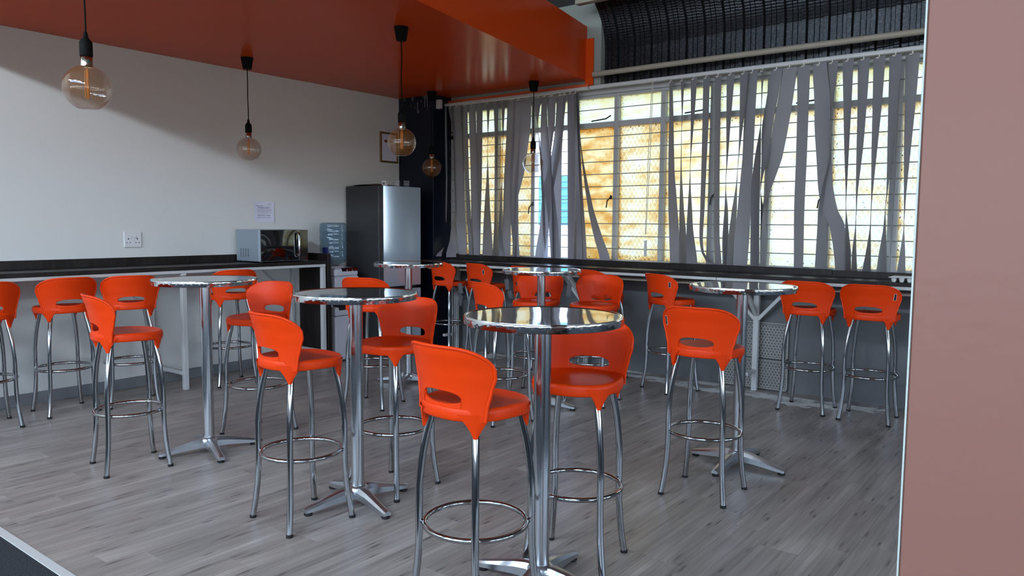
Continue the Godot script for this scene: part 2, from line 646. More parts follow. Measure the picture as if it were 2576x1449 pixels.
# ---------------------------------------------------------------- bistro table
func make_table() -> Node3D:
	var t := thing("bistro_table", "", "table")
	var R := 0.325
	var st := mb()
	lathe(st, [[R - 0.004, TABLE_H - 0.004], [R - 0.012, TABLE_H - 0.0025], [R - 0.02, TABLE_H - 0.003], [0.1, TABLE_H - 0.003], [0.0, TABLE_H - 0.003]], 72)
	part("table_top", st, M.steel_top, t)
	# hammered band round the edge
	st = mb()
	var rows := []
	var n := 132
	for j in 7:
		var f := j / 6.0
		var row := []
		for i in n:
			var a := TAU * i / n
			var k := fposmod(i / 3.0 + f * 1.15, 1.0)
			var bulge := 0.0045 * sin(PI * f)
			var dent := 0.0042 * sin(PI * k) * sin(PI * clampf(f * 1.15, 0.0, 1.0))
			var r := R - 0.006 + bulge + 0.004 - dent
			row.append(Vector3(r * cos(a), lerpf(TABLE_H - 0.034, TABLE_H, f), -r * sin(a)))
		rows.append(row)
	grid(st, rows, true, 1)
	lathe(st, [[0.0, TABLE_H - 0.030], [R - 0.02, TABLE_H - 0.030], [R - 0.004, TABLE_H - 0.035]], 66, Vector3.ZERO, -1)
	lathe(st, [[R - 0.0035, TABLE_H], [R - 0.010, TABLE_H - 0.001], [R - 0.013, TABLE_H - 0.0035]], 66, Vector3.ZERO, 2)
	part("edge_band", st, M.steel_edge, t)
	st = mb()
	lathe(st, [[STEEL_MAST_R, 0.085], [STEEL_MAST_R, TABLE_H - 0.03]], 32)
	part("pole", st, M.polished_aluminium, t)
	st = mb()
	lathe(st, [[0.0, TABLE_H - 0.044], [0.11, TABLE_H - 0.044], [0.115, TABLE_H - 0.03]], 24, Vector3.ZERO, -1)
	part("mounting_plate", st, M.cast_aluminium, t)
	st = mb()
	lathe(st, [[0.0, 0.045], [0.05, 0.045], [0.056, 0.055], [0.056, 0.085], [0.046, 0.098], [0.0355, 0.100]], 32)
	part("hub", st, M.cast_aluminium, t)
	var sec := [[0.02, 0.096, 0.036, 0.060], [0.06, 0.098, 0.034, 0.062], [0.12, 0.088, 0.030, 0.054], [0.20, 0.068, 0.026, 0.042], [0.26, 0.053, 0.024, 0.033], [0.296, 0.045, 0.023, 0.028], [0.310, 0.040, 0.019, 0.022]]
	for k in 4:
		var d := Vector3(sin(k * PI / 2), 0, cos(k * PI / 2))
		var s := Vector3(d.z, 0, -d.x)
		st = mb()
		rows = []
		for q in sec:
			var top: float = q[1]
			var w: float = q[2]
			var hh: float = q[3]
			var c: Vector3 = d * q[0]
			rows.append([c + s * w + Vector3(0, top - hh, 0), c + s * w + Vector3(0, top - hh * 0.4, 0), c + s * w * 0.62 + Vector3(0, top - 0.003, 0), c + s * w * 0.15 + Vector3(0, top, 0), c - s * w * 0.15 + Vector3(0, top, 0), c - s * w * 0.62 + Vector3(0, top - 0.003, 0), c - s * w + Vector3(0, top - hh * 0.4, 0), c - s * w + Vector3(0, top - hh, 0)])
		for c in 8:
			var strip := []
			for row in rows:
				strip.append([row[c], row[(c + 1) % 8]])
			grid(st, strip, false, 1 + c)
		var e: Array = rows[rows.size() - 1]
		for i in 6:
			tri(st, e[0], e[i + 1], e[i + 2])
		var foot := part("foot", st, M.cast_aluminium, t)
		st = mb()
		lathe(st, [[0.0, 0.0], [0.020, 0.0], [0.023, 0.005], [0.021, 0.012], [0.010, 0.014], [0.010, 0.024]], 16, d * 0.288, -1)
		part("glide", st, M.rubber, foot)
	return t

# ---------------------------------------------------------------- pendant lamp
func make_lamp(drop: float) -> Node3D:
	# origin at the ceiling; bulb centre is `drop` below it
	var t := thing("pendant_lamp", "", "lamp")
	var st := mb()
	lathe(st, [[0.0, -0.105], [0.036, -0.105], [0.040, -0.102], [0.056, -0.004], [0.056, 0.0]], 20, Vector3.ZERO, -1)
	part("ceiling_cup", st, M.lamp_black, t)
	st = mb()
	var y0 := -drop + 0.27
	var path := []
	for i in 13:
		var f := i / 12.0
		path.append(Vector3(0.004 * sin(f * 9.0), lerpf(-0.10, y0, f), 0.003 * sin(f * 7.0 + 1.0) * (1.0 - f)))
	tube(st, path, 0.0045, 8)
	part("cord", st, M.lamp_black, t)
	st = mb()
	lathe(st, [[0.0, -drop + 0.155], [0.029, -drop + 0.155], [0.030, -drop + 0.16], [0.030, -drop + 0.222], [0.026, -drop + 0.23], [0.013, -drop + 0.245], [0.008, -drop + 0.275], [0.0, -drop + 0.278]], 24)
	part("lamp_holder", st, M.lamp_black, t)
	st = mb()
	lathe(st, [[0.0285, -drop + 0.105], [0.0270, -drop + 0.118], [0.0272, -drop + 0.156], [0.0, -drop + 0.156]], 24)
	part("bulb_collar", st, M.nickel, t)
	st = mb()
	var prof := []
	for i in 29:
		var a := lerpf(-PI / 2, PI / 2 - 0.25, i / 28.0)
		var y := 0.112 * sin(a)
		if y < -0.104:
			y = -0.104 + (y + 0.104) * 0.25
		prof.append([maxf(0.112 * cos(a), 0.0001), -drop + y])
	prof.append([0.0285, -drop + 0.114])
	lathe(st, prof, 40)
	part("glass_globe", st, M.amber_glass, t)
	st = mb()
	lathe(st, [[0.0, -drop - 0.055], [0.004, -drop - 0.052], [0.0045, -drop + 0.10]], 10)
	for k in 3:
		var a := TAU * k / 3
		tube(st, [Vector3(0.011 * cos(a), -drop - 0.048, 0.011 * sin(a)), Vector3(0.009 * cos(a), -drop + 0.085, 0.009 * sin(a))], 0.0022, 6)
	part("filament", st, M.filament_amber, t)
	return t

# ---------------------------------------------------------------- vertical blinds
const SLAT_W := 0.132
const SLATS_A := [
	[[2.909, -6.397, -6.3], [2.526, -6.417, -6.293], [2.054, -6.447, -6.286], [1.591, -6.444, -6.299], [1.294, -6.493, -6.318], [1.116, -6.433, -6.203, -6.7]],
	[[2.894, -6.261, -6.203], [2.619, -6.19, -6.177], [2.047, -6.164, -6.157], [1.663, -6.137, -6.144], [1.371, -6.104, -6.227], [1.114, -5.993, -6.155, -6.7]],
	[[2.903, -6.178, -6.061], [2.045, -6.16, -6.005], [1.662, -6.14, -5.985], [1.145, -6.085, -5.958]],
	[[2.898, -6.039, -5.967], [2.042, -6.002, -5.94], [1.521, -5.966, -5.903], [1.148, -5.939, -5.877]],
	[[2.901, -5.94, -5.832], [2.038, -5.906, -5.789], [1.521, -5.897, -5.774], [1.151, -5.88, -5.76]],
	[[2.904, -5.818, -5.718], [2.035, -5.789, -5.726], [1.661, -5.775, -5.738], [1.153, -5.763, -5.748]],
	[[2.903, -5.677, -5.623], [2.551, -5.657, -5.648], [2.306, -5.654, -5.656], [2.032, -5.635, -5.671], [1.66, -5.612, -5.702], [1.156, -5.567, -5.726]],
	[[2.901, -5.565, -5.498], [2.475, -5.544, -5.506], [2.028, -5.523, -5.519], [1.847, -5.519, -5.522], [1.66, -5.502, -5.538], [1.312, -5.468, -5.556], [1.16, -5.472, -5.567]],
	[[2.899, -5.446, -5.385], [2.705, -5.436, -5.399], [2.469, -5.419, -5.414], [2.07, -5.422, -5.427], [1.696, -5.418, -5.453], [1.382, -5.387, -5.474], [1.155, -5.321, -5.466]],
	[[2.894, -5.372, -5.253], [2.468, -5.385, -5.266], [2.068, -5.41, -5.284], [1.727, -5.419, -5.304], [1.155, -5.437, -5.31]],
	[[2.889, -5.27, -5.148], [2.462, -5.294, -5.176], [2.065, -5.318, -5.2], [1.726, -5.312, -5.196], [1.529, -5.302, -5.194], [1.318, -5.277, -5.186], [1.151, -5.258, -5.173]],
	[[2.887, -5.148, -5.022], [2.623, -5.167, -5.024], [2.425, -5.192, -5.054], [2.062, -5.228, -5.116], [1.81, -5.248, -5.197], [1.15, -5.269, -5.235]],
	[[2.887, -4.995, -4.893], [2.776, -4.986, -4.918], [2.612, -4.954, -4.943], [2.508, -4.931, -4.936], [2.225, -4.836, -4.911], [1.618, -4.785, -4.871], [1.155, -4.789, -4.854]],
	[[2.887, -4.888, -4.819], [2.606, -4.9, -4.81], [2.305, -4.896, -4.774], [2.05, -4.877, -4.739], [1.618, -4.796, -4.67], [1.159, -4.747, -4.621]],
	[[2.877, -4.814, -4.699], [2.598, -4.799, -4.705], [2.301, -4.779, -4.748], [2.048, -4.744, -4.739], [1.159, -4.699, -4.715]],
	[[2.876, -4.699, -4.612], [2.591, -4.711, -4.613], [2.297, -4.753, -4.628], [2.048, -4.813, -4.687], [1.821, -4.873, -4.746], [1.47, -4.906, -4.783], [1.153, -4.962, -4.832]],
	[[2.87, -4.612, -4.571], [2.634, -4.624, -4.593], [2.295, -4.691, -4.613], [2.046, -4.728, -4.614], [1.618, -4.738, -4.613], [1.151, -4.741, -4.61]],
	[[2.896, -4.547, -4.469], [2.039, -4.534, -4.439], [1.157, -4.517, -4.441]],
	[[2.899, -4.471, -4.447], [2.037, -4.441, -4.401], [1.16, -4.446, -4.341]],
	[[2.9, -4.447, -4.407], [2.036, -4.401, -4.362], [1.163, -4.346, -4.281]],
	[[2.9, -4.432, -4.417], [2.51, -4.395, -4.39], [2.326, -4.372, -4.364], [2.034, -4.332, -4.302], [1.654, -4.266, -4.197], [1.401, -4.197, -4.096], [1.138, -4.114, -3.986]],
]
const SLATS_B := [
	[[2.902, -3.379, -3.345], [2.552, -3.373, -3.327], [2.04, -3.368, -3.302], [1.662, -3.357, -3.26], [1.387, -3.341, -3.232], [1.131, -3.326, -3.224]],
	[[2.903, -3.256, -3.219], [2.543, -3.235, -3.229], [2.343, -3.231, -3.233], [2.036, -3.221, -3.235], [1.661, -3.187, -3.235], [1.389, -3.153, -3.232], [1.134, -3.145, -3.224]],
	[[2.902, -3.15, -3.085], [2.534, -3.139, -3.102], [2.202, -3.133, -3.123], [2.032, -3.128, -3.131], [1.866, -3.119, -3.138], [1.661, -3.099, -3.146], [1.459, -3.081, -3.151], [1.138, -3.028, -3.145]],
	[[2.904, -3.032, -2.969], [2.525, -3.029, -2.966], [2.028, -3.026, -2.976], [1.66, -3.026, -2.982], [1.392, -3.026, -2.99], [1.256, -3.002, -2.974], [1.193, -2.964, -2.924], [1.145, -2.95, -2.855]],
	[[2.901, -2.912, -2.849], [2.515, -2.902, -2.848], [2.023, -2.895, -2.84], [1.66, -2.883, -2.83], [1.395, -2.875, -2.82], [1.137, -2.856, -2.792]],
	[[2.895, -2.796, -2.72], [2.507, -2.787, -2.741], [2.184, -2.776, -2.757], [2.019, -2.772, -2.767], [1.858, -2.769, -2.774], [1.659, -2.743, -2.778], [1.396, -2.727, -2.789], [1.14, -2.7, -2.781]],
	[[2.899, -2.677, -2.601], [2.498, -2.669, -2.626], [2.178, -2.666, -2.658], [2.016, -2.669, -2.67], [1.856, -2.67, -2.685], [1.659, -2.665, -2.713], [1.397, -2.677, -2.739], [1.141, -2.669, -2.75]],
	[[2.9, -2.6, -2.511], [2.598, -2.622, -2.518], [2.12, -2.626, -2.526], [1.658, -2.656, -2.532], [1.399, -2.677, -2.535], [1.138, -2.68, -2.548]],
	[[2.904, -2.474, -2.447], [2.715, -2.468, -2.457], [2.578, -2.463, -2.459], [2.399, -2.46, -2.467], [2.116, -2.451, -2.508], [1.852, -2.448, -2.532], [1.466, -2.441, -2.524], [1.143, -2.43, -2.516]],
	[[2.897, -2.396, -2.295], [2.644, -2.426, -2.323], [2.395, -2.458, -2.365], [2.113, -2.453, -2.392], [1.972, -2.452, -2.43], [1.851, -2.451, -2.446], [1.596, -2.402, -2.442], [1.402, -2.374, -2.439], [1.139, -2.379, -2.433]],
	[[2.897, -2.292, -2.163], [2.633, -2.32, -2.187], [2.386, -2.356, -2.219], [2.109, -2.378, -2.265], [1.913, -2.396, -2.328], [1.786, -2.407, -2.371], [1.657, -2.428, -2.415], [1.399, -2.413, -2.428], [1.139, -2.379, -2.43]],
	[[2.893, -2.16, -2.049], [2.557, -2.147, -2.049], [2.098, -2.141, -2.048], [1.656, -2.14, -2.051], [1.131, -2.123, -2.042]],
	[[2.908, -2.037, -1.921], [2.604, -2.011, -1.88], [2.361, -1.998, -1.873], [2.09, -1.971, -1.847], [1.838, -1.947, -1.823], [1.654, -1.91, -1.779], [1.535, -1.849, -1.72], [1.393, -1.814, -1.708], [1.268, -1.794, -1.702], [1.125, -1.777, -1.701]],
	[[2.902, -1.918, -1.823], [2.716, -1.894, -1.833], [2.537, -1.874, -1.855], [2.423, -1.866, -1.869], [2.088, -1.849, -1.865], [1.838, -1.858, -1.914], [1.655, -1.867, -1.937], [1.535, -1.857, -1.938], [1.408, -1.854, -1.94], [1.132, -1.849, -1.946]],
	[[2.903, -1.787, -1.699], [2.568, -1.767, -1.701], [2.181, -1.744, -1.705], [1.791, -1.716, -1.708], [1.64, -1.702, -1.708], [1.395, -1.667, -1.708], [1.294, -1.652, -1.708], [1.128, -1.645, -1.709]],
	[[2.901, -1.671, -1.577], [2.558, -1.659, -1.585], [2.176, -1.651, -1.598], [1.79, -1.639, -1.625], [1.64, -1.631, -1.626], [1.476, -1.624, -1.635], [1.295, -1.613, -1.649], [1.123, -1.601, -1.648]],
	[[2.899, -1.55, -1.458], [2.547, -1.54, -1.467], [2.169, -1.532, -1.486], [1.787, -1.518, -1.506], [1.639, -1.512, -1.51], [1.478, -1.507, -1.518], [1.298, -1.498, -1.538], [1.121, -1.49, -1.563]],
	[[2.896, -1.427, -1.335], [2.536, -1.419, -1.35], [2.163, -1.41, -1.364], [1.785, -1.4, -1.391], [1.639, -1.399, -1.404], [1.479, -1.389, -1.413], [1.302, -1.377, -1.434], [1.12, -1.369, -1.45]],
	[[2.893, -1.312, -1.209], [2.525, -1.302, -1.22], [2.156, -1.29, -1.238], [1.783, -1.273, -1.256], [1.638, -1.266, -1.258], [1.48, -1.256, -1.264], [1.306, -1.242, -1.28], [1.114, -1.23, -1.298]],
]

func cat(a: float, b: float, c: float, d: float, t: float) -> float:
	return 0.5 * (2.0 * b + (c - a) * t + (2.0 * a - 5.0 * b + 4.0 * c - d) * t * t + (3.0 * b - a - 3.0 * c + d) * t * t * t)

# rows: [height, one edge, other edge, (depth)] of the slat as it hangs; the twist follows from how wide it shows
func slat_mesh(rows: Array, z0: float) -> SurfaceTool:
	var key := []
	for r in rows:
		var z: float = r[3] if r.size() > 3 else z0
		var x: float = (r[1] + r[2]) / 2.0
		var k := x / absf(z)
		var f := clampf((r[2] - r[1]) / (SLAT_W * sqrt(1.0 + k * k)), -1.0, 1.0)
		key.append([x, r[0], z, atan(k) + acos(f)])
	if rows[rows.size() - 1].size() < 4:
		var e: Array = key[key.size() - 1].duplicate()
		e[1] = 1.10
		key.append(e)
	var st := mb()
	var left := []
	var right := []
	var mid := []
	for i in key.size() - 1:
		var a: Array = key[maxi(i - 1, 0)]
		var b: Array = key[i]
		var c: Array = key[i + 1]
		var d: Array = key[mini(i + 2, key.size() - 1)]
		var steps := 5
		for s in (steps + 1 if i == key.size() - 2 else steps):
			var t := float(s) / steps
			var p := Vector3(cat(a[0], b[0], c[0], d[0], t), lerpf(b[1], c[1], t), lerpf(b[2], c[2], smoothstep(0.0, 1.0, t)))
			var th := lerpf(b[3], c[3], t)
			var off := Vector3(cos(th), 0, sin(th)) * SLAT_W / 2.0
			left.append(p - off)
			mid.append(p + Vector3(-sin(th), 0, cos(th)) * 0.004)
			right.append(p + off)
	var g := []
	for i in left.size():
		g.append([left[i], mid[i], right[i]])
	grid(st, g, false, 1, true)
	return st

func make_blind(called: String, label: String, x0: float, x1: float, slats: Array, cord_x: float) -> void:
	var t := thing(called, label, "blind", Vector3.ZERO, 0.0, "vertical blinds of the window wall")
	var st := mb()
	bx(st, Vector3(x0, 2.915, -6.89), Vector3(x1, 2.945, -6.845), 0.003)
	part("headrail", st, M.rail_white, t)
	for i in slats.size():
		var rows: Array = slats[i]
		var z0 := -6.862 + 0.009 * (i % 3)
		var sl := part("slat", slat_mesh(rows, z0), M.slat_cloth, t)
		var cx: float = (rows[0][1] + rows[0][2]) / 2.0
		st = mb()
		bx(st, Vector3(cx - 0.006, 2.895, z0 - 0.006), Vector3(cx + 0.006, 2.917, z0 + 0.006), 0.002)
		bx(st, Vector3(cx - 0.024, 2.886, z0 - 0.003), Vector3(cx + 0.024, 2.897, z0 + 0.003), 0.001)
		part("carrier", st, M.carrier_plastic, sl)
	if cord_x != 0.0:
		st = mb()
		tube(st, [Vector3(cord_x, 2.92, -6.83), Vector3(cord_x - 0.02, 2.2, -6.828), Vector3(cord_x - 0.035, 1.42, -6.828)], 0.003, 6)
		tube(st, [Vector3(cord_x + 0.012, 2.92, -6.83), Vector3(cord_x, 2.2, -6.828), Vector3(cord_x - 0.028, 1.42, -6.828)], 0.003, 6)
		var c := part("pull_cord", st, M.carrier_plastic, t)
		st = mb()
		bx(st, Vector3(cord_x - 0.045, 1.20, -6.842), Vector3(cord_x - 0.020, 1.36, -6.824), 0.004)
		part("cord_weight", st, M.rail_white, c)

# ---------------------------------------------------------------- windows
func make_window(x0: float, x1: float, label: String, low: Array, handle_at: Array) -> void:
	var t := setting("window_%d" % (get_meta("windows", 0) + 1), label)
	set_meta("windows", get_meta("windows", 0) + 1)
	var z0 := -7.05
	var z1 := -6.965
	var y0 := 1.12
	var y1 := 2.87
	var f := 0.038
	var w := (x1 - x0) / 3.0
	var st := mb()
	bx(st, Vector3(x0, y0, z0), Vector3(x0 + f, y1, z1), 0.004)
	bx(st, Vector3(x1 - f, y0, z0), Vector3(x1, y1, z1), 0.004)
	bx(st, Vector3(x0 + f, y1 - 0.03, z0), Vector3(x1 - f, y1, z1), 0.004)
	bx(st, Vector3(x0 + f, y0, z0), Vector3(x1 - f, y0 + 0.03, z1), 0.004)
	part("outer_frame", st, M.frame_paint, t)
	for k in 2:
		st = mb()
		var xm := x0 + w * (k + 1)
		bx(st, Vector3(xm - 0.026, y0 + 0.03, z0), Vector3(xm + 0.026, y1 - 0.03, z1 + 0.004), 0.006)
		part("mullion", st, M.frame_paint, t)
	for k in 3:
		var a := x0 + w * k + (f if k == 0 else 0.026)
		var b := x0 + w * (k + 1) - (f if k == 2 else 0.026)
		st = mb()
		bx(st, Vector3(a, 2.530, z0), Vector3(b, 2.585, z1), 0.005)
		part("transom", st, M.frame_paint, t)
		for p in [[2.585, y1 - 0.03, "pane_top"], [y0 + 0.03, 2.530, low[k]]]:
			st = mb()
			if p[2] == "clear_glass":
				bx(st, Vector3(a, p[0], -7.022), Vector3(b, p[1], -7.018), 0.0005)
			else:
				quad_uv(st, [Vector3(a, p[0], -7.016), Vector3(b, p[0], -7.016), Vector3(b, p[1], -7.016), Vector3(a, p[1], -7.016)], [Vector2(0, 1), Vector2(1, 1), Vector2(1, 0), Vector2(0, 0)])
			part("pane", st, M[p[2]], t)
	for k in 11:
		st = mb()
		var y := 1.265 + 0.1295 * k if k < 10 else 2.717
		tube(st, [Vector3(x0 + 0.012, y, -6.956), Vector3(x1 - 0.012, y, -6.956)], 0.0046, 8)
		part("burglar_bar", st, M.bar_paint, t)
	for h in handle_at:
		st = mb()
		tube(st, [Vector3(h[0], h[1], -6.955), Vector3(h[0] + 0.01, h[1], -6.925), Vector3(h[0] - 0.025, h[1] - 0.04, -6.92), Vector3(h[0] - 0.035, h[1] - 0.11, -6.92)], 0.0065, 8)
		bx(st, Vector3(h[0] - 0.011, h[1] - 0.02, -6.962), Vector3(h[0] + 0.011, h[1] + 0.02, -6.950), 0.003)
		part("window_handle", st, M.iron_rust, t)
	for k in 3:
		if (k + t.get_index()) % 2 == 0:
			st = mb()
			var xs := x0 + w * (k + 0.45)
			tube(st, [Vector3(xs, 2.600, -6.955), Vector3(xs + 0.18, 2.612, -6.945), Vector3(xs + 0.24, 2.640, -6.94)], 0.007, 6)
			part("casement_stay", st, M.iron_rust, t)

# ---------------------------------------------------------------- the room
func canopy_x(z: float) -> float:
	return -3.776 + 0.1939 * (z + 3.782)

func wall_box(called: String, boxes: Array, m: Material, label: String) -> MeshInstance3D:
	var st := mb()
	for b in boxes:
		bx(st, b[0], b[1], 0.002)
	var o := part(called, st, m)
	struct(o, label)
	return o

func build_floor() -> void:
	var f := setting("floor", "grey-brown wood look vinyl plank floor")
	var st := mb()
	bx(st, Vector3(-7.1, -0.2, -7.2), Vector3(5.2, -0.012, -1.33), 0.001)
	part("screed", st, M.subfloor, f)
	# planks run along z, 0.184 m wide, 1.22 m long
	var r := RandomNumberGenerator.new()
	r.seed = 77
	var pw := 0.184
	var pl := 1.22
	var meshes := {}
	var z_lo := WALL_B
	var z_hi := -1.345
	var col := 0
	var x := WALL_L
	while x < -0.25:
		var z := z_lo - r.randf() * pl
		while z < z_hi - 0.001:
			var a := maxf(z, z_lo)
			var b := minf(z + pl, z_hi)
			if b - a > 0.002:
				var key := snappedf(b - a, 0.001)
				if not meshes.has(key):
					var s := mb()
					var h := key / 2.0 - 0.0003
					var w := pw / 2.0 - 0.0003
					var c := 0.0006
					var v := (b - a) / pl
					quad_uv(s, [Vector3(-w + c, 0, h - c), Vector3(w - c, 0, h - c), Vector3(w - c, 0, -h + c), Vector3(-w + c, 0, -h + c)], [Vector2(0.02, v), Vector2(0.98, v), Vector2(0.98, 0), Vector2(0.02, 0)])
					s.set_uv(Vector2(0.01, 0.3))
					var top := [Vector3(-w + c, 0, h - c), Vector3(w - c, 0, h - c), Vector3(w - c, 0, -h + c), Vector3(-w + c, 0, -h + c)]
					var rim := [Vector3(-w, -c, h), Vector3(w, -c, h), Vector3(w, -c, -h), Vector3(-w, -c, -h)]
					for i in 4:
						var j := (i + 1) % 4
						quad(s, rim[i], rim[j], top[j], top[i])
						quad(s, rim[i] + Vector3(0, -0.008, 0), rim[j] + Vector3(0, -0.008, 0), rim[j], rim[i])
					meshes[key] = done(s)
				var o := put("plank", meshes[key], M["plank_%d" % (r.randi() % 9)], f)
				o.position = Vector3(x + pw / 2, 0, (a + b) / 2)
			z += pl
		x += pw
		col += 1
	# the hall beyond: carpet
	var c := mb()
	bx(c, Vector3(-7.1, -0.2, -1.302), Vector3(5.2, 0.002, 6.6), 0.001)
	struct(part("floor", c, M.carpet), "dark charcoal carpet beyond the metal threshold strip")
	c = mb()
	bx(c, Vector3(WALL_L, -0.1, -1.346), Vector3(-0.2, 0.004, -1.300), 0.003)
	struct(part("trim_1", c, M.alu_strip), "pale aluminium threshold strip between vinyl and carpet")

func build_shell() -> void:
	wall_box("wall_left", [[Vector3(-7.15, 0, -7.2), Vector3(WALL_L, 6.6, 6.7)]], M.wall_paint, "white painted side wall")
	wall_box("baseboard_left", [[Vector3(WALL_L - 0.01, 0, -6.65), Vector3(WALL_L + 0.014, 0.095, -1.3)]], M.skirting_grey, "grey skirting board along the white wall")
	wall_box("wall_back", [[Vector3(-6.9, -0.1, -7.2), Vector3(5.2, 1.12, WALL_B)]], M.grey_wall_paint, "mid grey painted wall below the windows")
	wall_box("trim_2", [[Vector3(-6.9, 2.87, -7.12), Vector3(5.2, 2.972, -6.95)]], M.frame_paint, "white painted lintel above the windows")
	wall_box("wall_pillar", [[Vector3(-6.9, 0, -7.1), Vector3(-6.32, CEIL, -6.65)]], M.navy_paint, "navy blue painted corner pillar")
	# ragged brush strokes of old white paint at the pillar's top
	var st := mb()
	var r := RandomNumberGenerator.new()
	r.seed = 5
	for i in 26:
		var x := r.randf_range(-6.89, -6.34)
		var len := r.randf_range(0.01, 0.05) if i > 5 else r.randf_range(0.06, 0.15)
		var y := CEIL - 0.002 if i % 3 else CEIL - r.randf_range(0.03, 0.16)
		var w := r.randf_range(0.004, 0.014)
		bx(st, Vector3(x, y - len, -6.652), Vector3(x + w, y, -6.648), 0.0005)
	var strokes := part("paint_strokes", st, M.brush_white, get_node("wall_pillar"))
	strokes.set_meta("kind", "stuff")
	wall_box("trim_3", [[Vector3(-6.32, 1.12, -7.05), Vector3(-6.18, 2.87, -6.965)]], M.frame_paint, "beige painted window post beside the navy pillar")
	# dropped ceiling with its fascia
	st = mb()
	prism(st, PackedVector2Array([Vector2(WALL_L, WALL_B - 0.1), Vector2(canopy_x(WALL_B - 0.1), WALL_B - 0.1), Vector2(canopy_x(-1.2), -1.2), Vector2(WALL_L, -1.2)]), CEIL, 3.59)
	bx(st, Vector3(-4.40, 2.975, -6.965), Vector3(-4.30, 3.46, -6.945), 0.003)
	struct(part("ceiling", st, M.terracotta_gloss), "glossy terracotta dropped ceiling with slanted fascia")
	wall_box("trim_4", [[Vector3(-6.32, 2.958, -6.95), Vector3(-4.33, 2.986, -6.905)]], M.terracotta_trim, "thin orange strip between ceiling and blind rail")
	wall_box("wall_upper_back", [[Vector3(-6.9, 2.972, -7.2), Vector3(-4.22, 5.2, WALL_B - 0.02)]], M.pale_grey_wall, "pale grey wall above the dropped ceiling")
	# glossy partition beside the viewer
	wall_box("wall_right", [[Vector3(-0.128, 0, -0.79), Vector3(2.4, 3.2, -0.75)]], M.pink_gloss, "dusty pink glossy partition panel")
	st = mb()
	bx(st, Vector3(-0.1294, 0, -0.79), Vector3(-0.1278, 3.2, -0.7496), 0.0003)
	part("edge_band", st, M.edge_band, get_node("wall_right"))

	# corrugated cladding, vertical then coved towards the roof
	var cl := setting("wall_cladding", "dark galvanised corrugated cladding curving up to the roof")
	var prof := []
	for i in 5:
		prof.append([lerpf(2.972, 3.32, i / 4.0), -7.05, Vector2(0, 1)])
	var rad := 0.56
	for i in range(1, 61):
		var a := lerpf(0.0, PI * 0.46, i / 60.0)
		var n := Vector2(-sin(a), cos(a))
		var k := 0.0022 if i % 2 else -0.0022
		prof.append([3.32 + rad * sin(a) + n.x * k, -7.05 + rad * (1.0 - cos(a)) + n.y * k, n])
	var pitch := 0.19
	# across one pitch: pan, small stiffener, pan, rib
	var across := [[0.0, 0.0], [0.030, 0.0], [0.034, 0.010], [0.041, 0.010], [0.045, 0.0], [0.076, 0.0], [0.080, 0.010], [0.087, 0.010], [0.091, 0.0], [0.118, 0.0], [0.130, 0.034], [0.166, 0.034], [0.178, 0.0]]
	var ribs := 4
	for s in 7:
		st = mb()
		var rows := []
		for p in prof:
			var row := []
			for k in ribs:
				for q in across:
					var nn: Vector2 = p[2]
					row.append(Vector3(-4.22 + s * pitch * ribs + k * pitch + q[0], p[0] + nn.x * q[1], p[1] + nn.y * q[1] + 0.001 * (s % 2)))
			row.append(Vector3(-4.22 + s * pitch * ribs + ribs * pitch, p[0], p[1] + 0.001 * (s % 2)))
			rows.append(row)
		grid(st, rows, false, -1)
		part("cladding_sheet", st, M.galvanised, cl)
	st = mb()
	bx(st, Vector3(-4.22, 2.972, -7.2), Vector3(5.2, 5.4, -7.09), 0.002)
	struct(part("wall_outer_back", st, M.roof_sheet), "outer sheet wall behind the cladding")
	# roof over everything
	st = mb()
	var ra := Vector3(-7.2, 3.80, -7.2)
	var rb := Vector3(5.3, 3.80, -7.2)
	var rc := Vector3(5.3, 6.45, 6.8)
	var rd := Vector3(-7.2, 6.45, 6.8)
	var up := Vector3(0, 0.12, 0)
	quad(st, ra, rb, rc, rd)
	quad(st, rd + up, rc + up, rb + up, ra + up)
	quad(st, ra, ra + up, rb + up, rb)
	quad(st, rc, rc + up, rd + up, rd)
	quad(st, rb, rb + up, rc + up, rc)
	quad(st, rd, rd + up, ra + up, ra)
	struct(part("ceiling", st, M.roof_sheet), "sheet roof of the hall")
	var side := [[Vector3(5.0, 0, -7.2), Vector3(5.2, 1.1, 6.7)], [Vector3(5.0, 2.2, -7.2), Vector3(5.2, 6.6, 6.7)]]
	for i in 8:
		var z := -7.2 + i * (13.9 - 0.5) / 7.0
		side.append([Vector3(5.0, 1.1, z), Vector3(5.2, 2.2, z + 0.5)])
	wall_box("wall_hall_right", side, M.hall_wall, "white side wall of the hall with a row of windows")
	# hall end wall behind the viewer, with a low and a high band of windows
	var z0 := 6.5
	var z1 := 6.65
	var boxes := [[Vector3(-6.9, 0, z0), Vector3(5.0, 1.3, z1)], [Vector3(-6.9, 2.3, z0), Vector3(5.0, 4.85, z1)], [Vector3(-6.9, 5.95, z0), Vector3(5.0, 6.6, z1)]]
	for i in 7:
		var x := -6.9 + i * (11.9 - 0.3) / 6.0
		boxes.append([Vector3(x, 1.3, z0), Vector3(x + 0.3, 2.3, z1)])
	for i in 11:
		var x := -6.9 + i * (11.9 - 0.08) / 10.0
		boxes.append([Vector3(x, 4.85, z0), Vector3(x + 0.08, 5.95, z1)])
	wall_box("wall_hall_end", boxes, M.hall_wall, "hall end wall with a high band of windows")

